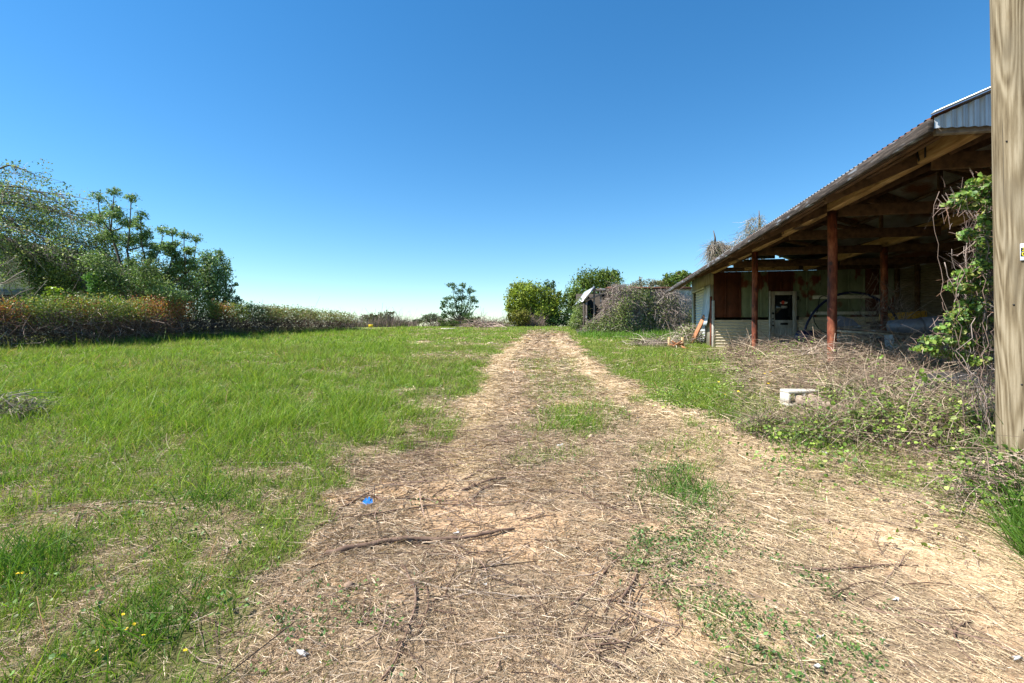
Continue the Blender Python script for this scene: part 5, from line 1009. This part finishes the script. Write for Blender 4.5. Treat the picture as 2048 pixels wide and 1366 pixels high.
# vine-smothered snags behind the shed roof
for lab, bpx, cl_, sp in (('taller snag behind the shed roof, draped in dry vines with a bare tip', 1515, [(1512, 452, 18, 20), (1500, 475, 24, 20), (1525, 470, 16, 18), (1480, 492, 20, 14), (1505, 500, 30, 22)], [(1519, 470), (1519, 440), (1518, 421)]),
                          ('shorter snag left of the taller one, with vines hanging in a hood', 1435, [(1432, 490, 14, 9), (1424, 502, 9, 14), (1442, 498, 12, 12), (1455, 500, 14, 10), (1438, 515, 18, 16)], [(1431, 500), (1430, 475), (1427, 461)])):
    t = tree('vine_covered_snag', lab, 'tree', bpx, 32, cl_, 3600, .075, [(.20, .19, .10), (.27, .24, .15), (.15, .17, .06), (.22, .17, .13)], .12, shell=.6, twigs=14)
    mb = MB(); mb.tube([P(x, y, 32) for x, y in sp], [.09, .05, .02], 6); mb.build('bare_tip', M['bark'], t)
    mb = MB()
    for c_ in cl_:
        n = 260; d_ = unit(rng.normal(size=(n, 3))); p = P(c_[0], c_[1], 32)+d_*np.array([c_[2], c_[2], c_[3]])*.032*.95
        ribbons(mb, p, d_*.5+rng.normal(size=(n, 3))*.4-[0, 0, .7], rng.uniform(.2, .8, n), .016, rng.normal(size=(n, 3))*.3-[0, 0, .3], colmix(n, [(.30, .25, .2), (.2, .16, .13), (.38, .33, .27)], .2), 3, False)
    mb.build('vines', M['twig'], t)
# ------------------------------------------------------------------ vine thicket climbing the near post
t = wthing('climbing_vine', 'lush green vine climbing beside the utility pole over the shed corner', 'vine', (3.65, 3.8, .5)); cr = MB(); tk = MB()
VN = [(1962, 372, 26, 24, 3.65), (1930, 392, 24, 14, 3.65), (1905, 408, 16, 8, 3.65), (1955, 405, 30, 16, 3.65), (1972, 440, 12, 26, 3.75), (1938, 470, 18, 12, 3.75), (1968, 490, 14, 30, 3.8), (1960, 530, 20, 18, 3.8), (1930, 548, 22, 12, 3.85), (1962, 570, 22, 22, 3.85), (1920, 575, 24, 14, 3.85), (1945, 610, 30, 18, 3.85), (1920, 632, 30, 14, 3.9), (1955, 645, 24, 22, 3.9), (1905, 658, 32, 14, 3.95), (1875, 680, 34, 10, 3.95), (1930, 685, 30, 14, 3.95), (1970, 690, 18, 20, 3.9), (1850, 698, 26, 8, 4.0), (1900, 708, 36, 10, 4.0), (1950, 720, 26, 12, 3.9)]
for px, py, rx, ry, Y in VN:
    c_ = P(px, py, Y); r = np.array([rx, 16+rx*.3, ry])*Y/1000; nl = int(75+rx*ry*.26); d_ = unit(rng.normal(size=(nl, 3))); p = c_+d_*(rng.random(nl)**.5)[:, None]*r
    l_ = rng.uniform(.016, .042, nl); leaves(cr, p, l_, l_*.85, colmix(nl, [(.10, .20, .035), (.15, .26, .045), (.22, .31, .06), (.06, .12, .03), (.32, .34, .10)], .25), .8, True, np.array([-.6, -.5, 0]))
    nl = 40; p = c_+rng.normal(size=(nl, 3))*r*.5; ribbons(tk, p, rng.normal(size=(nl, 3))*[.5, .5, .8], rng.uniform(.04, .10, nl), rng.uniform(.002, .005, nl), rng.normal(size=(nl, 3))*.5-[0, 0, .2], colmix(nl, [(.25, .18, .15), (.33, .26, .22), (.17, .12, .10), (.30, .17, .11)], .2), 4, False)
n = 900; z = rng.uniform(.8, 2.5, n); p = np.stack([3.68+rng.normal(size=n)*.07, 3.85+rng.normal(size=n)*.10, z], 1); ribbons(tk, p, rng.normal(size=(n, 3))*[.35, .35, 1], rng.uniform(.05, .14, n), rng.uniform(.002, .005, n), rng.normal(size=(n, 3))*.6, colmix(n, [(.25, .19, .17), (.38, .32, .30), (.15, .11, .10)], .2), 4, False)
for q in range(30):
    z1 = rng.uniform(1.3, 2.6); m_ = 22; zz = np.linspace(rng.uniform(.45, .9), z1, m_); wv = np.cumsum(rng.normal(size=(m_, 2))*.02, 0)
    tk.tube(np.stack([3.66+rng.normal()*.06+wv[:, 0]-.02*(zz-1), 3.86+rng.normal()*.08+wv[:, 1], zz], 1), rng.uniform(.0012, .0032), 5, np.array([(.22, .16, .13), (.32, .26, .23), (.13, .09, .075)][q % 3]))
cr.build('leaves', M['leaf'], t); tk.build('stems', M['twig'], t)
# arching bramble canes over the tyre
t = wthing('bramble', 'bramble canes arching over the old tyre beside the pole', 'bramble', gp(1900, 850)); mb = MB(); lfv = MB()
for q in range(60):
    a = gp(rng.uniform(1760, 2030), rng.uniform(820, 900)); e = a+np.array([rng.uniform(-.7, .7), rng.uniform(-.3, .5), 0]); e[2] = float(h(e[0], e[1]))+rng.uniform(0, .3); c_ = (a+e)/2+[0, 0, rng.uniform(.25, .75)]
    tt = np.linspace(0, 1, 14)[:, None]; qq = (1-tt)**2*a+2*tt*(1-tt)*c_+tt*tt*e+rng.normal(size=(14, 3))*.006; mb.tube(qq, np.linspace(.0045, .002, 14), 5, caps=False)
    nl = 9; p = qq[rng.integers(2, 14, nl)]+rng.normal(size=(nl, 3))*.035; l_ = rng.uniform(.025, .06, nl); leaves(lfv, p, l_, l_*.8, colmix(nl, [(.20, .31, .05), (.14, .24, .04), (.27, .33, .09)], .2), 1.2, True)
mb.build('stems', M['palebark'], t); lfv.build('leaves', M['leaf'], t)
# dead vine climbing the middle post, and dry stalks by the bench
t = wthing('dead_vine', 'dead bare vine tangled round the middle post above the workbench', 'vine', BW(6.2, 12.6, FL)); mb = MB(); n = 420
c_ = BW(6.15, 12.4, 1.75); p = c_+rng.normal(size=(n, 3))*[.28, .25, .35]; ribbons(mb, p, rng.normal(size=(n, 3))*[.8, .5, 1], rng.uniform(.15, .5, n), rng.uniform(.006, .012, n), rng.normal(size=(n, 3))*.5-[0, 0, .2], colmix(n, [(.20, .16, .14), (.12, .09, .08), (.30, .25, .22)], .2), 4, False); mb.build('stems', M['twig'], t)
t = wthing('dry_stalks', 'dry weed stalks standing in front of the thick red post', 'weeds', gp(1740, 715)); mb = MB(); n = 120
px = rng.uniform(1600, 1840, n); p = np.array([P(x, 708+rng.uniform(-4, 6), 7.6) for x in px]); ribbons(mb, p, rng.normal(size=(n, 3))*[.7, .4, .3]+[0, 0, .6], rng.uniform(.15, .6, n), rng.uniform(.005, .010, n), rng.normal(size=(n, 3))*[.5, .3, .2]-[0, 0, .35], colmix(n, [(.40, .31, .24), (.5, .42, .34), (.26, .18, .14)], .2), 4, False); mb.build('stems', M['twig'], t)
# heap of vines at the left edge, thicket by the barn corner, pile beside the roll-up door
def heap(name, label, cat, px, py, rx, ry, nst, nlf, w, cols, lcols, ls):
    c_ = gp(px, py); t = wthing(name, label, cat, c_); r = np.array([rx, rx, ry])*c_[1]/1000; st_ = MB(); lf_ = MB(); d_ = unit(rng.normal(size=(nst, 3))); d_[:, 2] = np.abs(d_[:, 2]); p = c_+d_*(rng.random(nst)**.4)[:, None]*r
    ribbons(st_, p, rng.normal(size=(nst, 3))*[1, 1, .5], r[0]*rng.uniform(.2, .9, nst), w*rng.uniform(.6, 1.4, nst), rng.normal(size=(nst, 3))*[.5, .5, .2]-[0, 0, .35], colmix(nst, cols, .2), 4, False)
    d_ = unit(rng.normal(size=(nlf, 3))); d_[:, 2] = np.abs(d_[:, 2]); p = c_+d_*(rng.random(nlf)**.3)[:, None]*r; l_ = ls*rng.uniform(.6, 1.4, nlf); leaves(lf_, p, l_, l_*.7, colmix(nlf, lcols, .25), .8, True)
    st_.build('stems', M['twig'], t); lf_.build('leaves', M['leaf'], t)
DRY = [(.34, .28, .22), (.24, .18, .15), (.44, .38, .31), (.16, .12, .10)]; LG = [(.15, .22, .06), (.20, .27, .08), (.27, .29, .13)]
heap('vine_heap', 'heap of pale dead vines with small leaves at the left edge of the grass', 'vine', 15, 838, 62, 52, 700, 320, .008, DRY, LG, .035)
heap('vine_heap', 'leafy dry bush heap against the shed wall by the leaning board', 'vine', 1378, 688, 32, 42, 700, 900, .014, DRY, LG, .055)
heap('vine_heap', 'low flat heap of dry stems left of the shed corner', 'vine', 1310, 692, 55, 13, 900, 200, .014, DRY, LG, .05)
heap('vine_heap', 'knee-high tangle of dry canes and green leaves hiding the foot of the utility pole', 'vine', 2000, 1000, 100, 118, 900, 420, .0045, [(.30, .22, .17), (.22, .155, .12), (.42, .33, .26), (.14, .10, .08)], [(.14, .25, .04), (.20, .30, .055), (.09, .17, .03)], .030)
heap('brush_pile', 'brush pile of dry stems right of the lone young tree', 'brush pile', 968, 656, 40, 12, 900, 60, .04, [(.32, .24, .19), (.22, .16, .13), (.40, .31, .25)], LG, .12)
# split pale stump with two upright splinters
c_ = gp(1352, 697); t = wthing('broken_crate', 'broken pale wooden frame with two upright stakes left of the leaning board', 'wood frame', c_); s_ = c_[1]/1000
for dx in (-14, 14):
    mb = MB(); mb.beam(c_+np.array([dx*s_, 0, -.05]), c_+np.array([(dx*.95)*s_, .02, 22*s_]), .07, .07, (0, 1, 0)); mb.build('stake', M['palewood'], t, bevel=.004)
mb = MB(); mb.beam(c_+np.array([-13*s_, -.05, 7*s_]), c_+np.array([13*s_, -.05, 9*s_]), .05, .06); mb.beam(c_+np.array([-10*s_, -.09, 15*s_]), c_+np.array([9*s_, -.09, 2*s_]), .05, .04, (0, 1, 0)); mb.beam(c_+np.array([9*s_, -.14, 15*s_]), c_+np.array([-9*s_, -.14, 4*s_]), .05, .04, (0, 1, 0)); mb.beam(c_+np.array([8*s_, -.2, 4*s_]), c_+np.array([24*s_, -.4, -4*s_]), .14, .05); mb.build('slat', M['orangewood'], t, bevel=.004)
# slab, sign, flowers
c_ = gp(898, 659); t = wthing('stone_slab', 'pale flat slab lying at the crest below the lone tree', 'slab', c_); mb = MB(); mb.box(c_[0]-.55, c_[0]+.55, c_[1]-.5, c_[1]+.5, c_[2]-.05, c_[2]+.10); mb.build('slab', M['concrete'], t, bevel=.03)
c_ = gp(742, 662); t = wthing('marker_sign', 'small yellow marker on a stake beyond the hedge end', 'marker', c_); s_ = c_[1]/1000; mb = MB(); mb.box(c_[0]-5*s_, c_[0]+4*s_, c_[1], c_[1]+.02, c_[2]+7*s_, c_[2]+13*s_); mb.build('sign_board', M['petal'], t, bevel=.005)
mb = MB(); mb.tube([c_, c_+[0, .03, 9*s_]], .03, 6); mb.build('stake', M['oldwood'], t)
def flower_proto(name, label, group, r):
    t = thing(name, label, 'flower', (0, 0, 0), 0, group); mb = MB(); mb.tube([(0, 0, 0), (.004, 0, r*2), (0, 0, r*4.2)], r*.09, 5); mb.build('stem', M['leaf'], t)
    mb = MB(); n_ = 11
    for q in range(n_):
        a = q/n_*2*np.pi; u_ = np.array([math.cos(a), math.sin(a), .25]); w_ = np.array([-math.sin(a), math.cos(a), 0]); c0 = np.array([0, 0, r*4.2])
        mb.add([c0, c0+u_*r*.6+w_*r*.24, c0+u_*r, c0+u_*r*.6-w_*r*.24], np.array([(0, 1, 2, 3)]))
    mb.tube([(0, 0, r*4.1), (0, 0, r*4.45)], r*.3, 8); mb.build('petals', M['petal'], t); return t
def place(o, loc, rz, tilt, label=None):
    o.location = [float(c) for c in loc]; o.rotation_euler = (tilt[0], tilt[1], rz)
def dup(o):
    r = o.copy(); C.objects.link(r)
    for ch in list(o.children): c = ch.copy(); C.objects.link(c); c.parent = r
    return r
for lab, grp, r, pts in (('yellow wildflower in the weeds left of the concrete block', 'yellow flowers by the concrete block', .02, [(1549, 783), (1541, 776), (1520, 795), (1550, 796), (1537, 779), (1448, 800), (1495, 766), (1547, 753), (1538, 753), (1531, 757), (1478, 792), (1440, 771)]),
                         ('small yellow wildflower in the grass at the lower left', 'yellow flowers in the left grass', .009, [(265, 1264), (258, 1274), (282, 1293), (201, 1321), (368, 1321), (298, 1233), (243, 1246), (38, 1160), (28, 1163), (42, 1157)])):
    pr_ = None
    for q, (px, py) in enumerate(pts):
        o = pr_ if (pr_ and q == 0) else (flower_proto('wildflower', lab, grp, r) if q == 0 else dup(pr_)); pr_ = pr_ or o
        c_ = gp(px, py+8); place(o, c_+np.array([0, 0, .05 if r > .015 else .02]), rng.uniform(0, 6), (rng.uniform(.1, .7), rng.uniform(-.3, .3)))
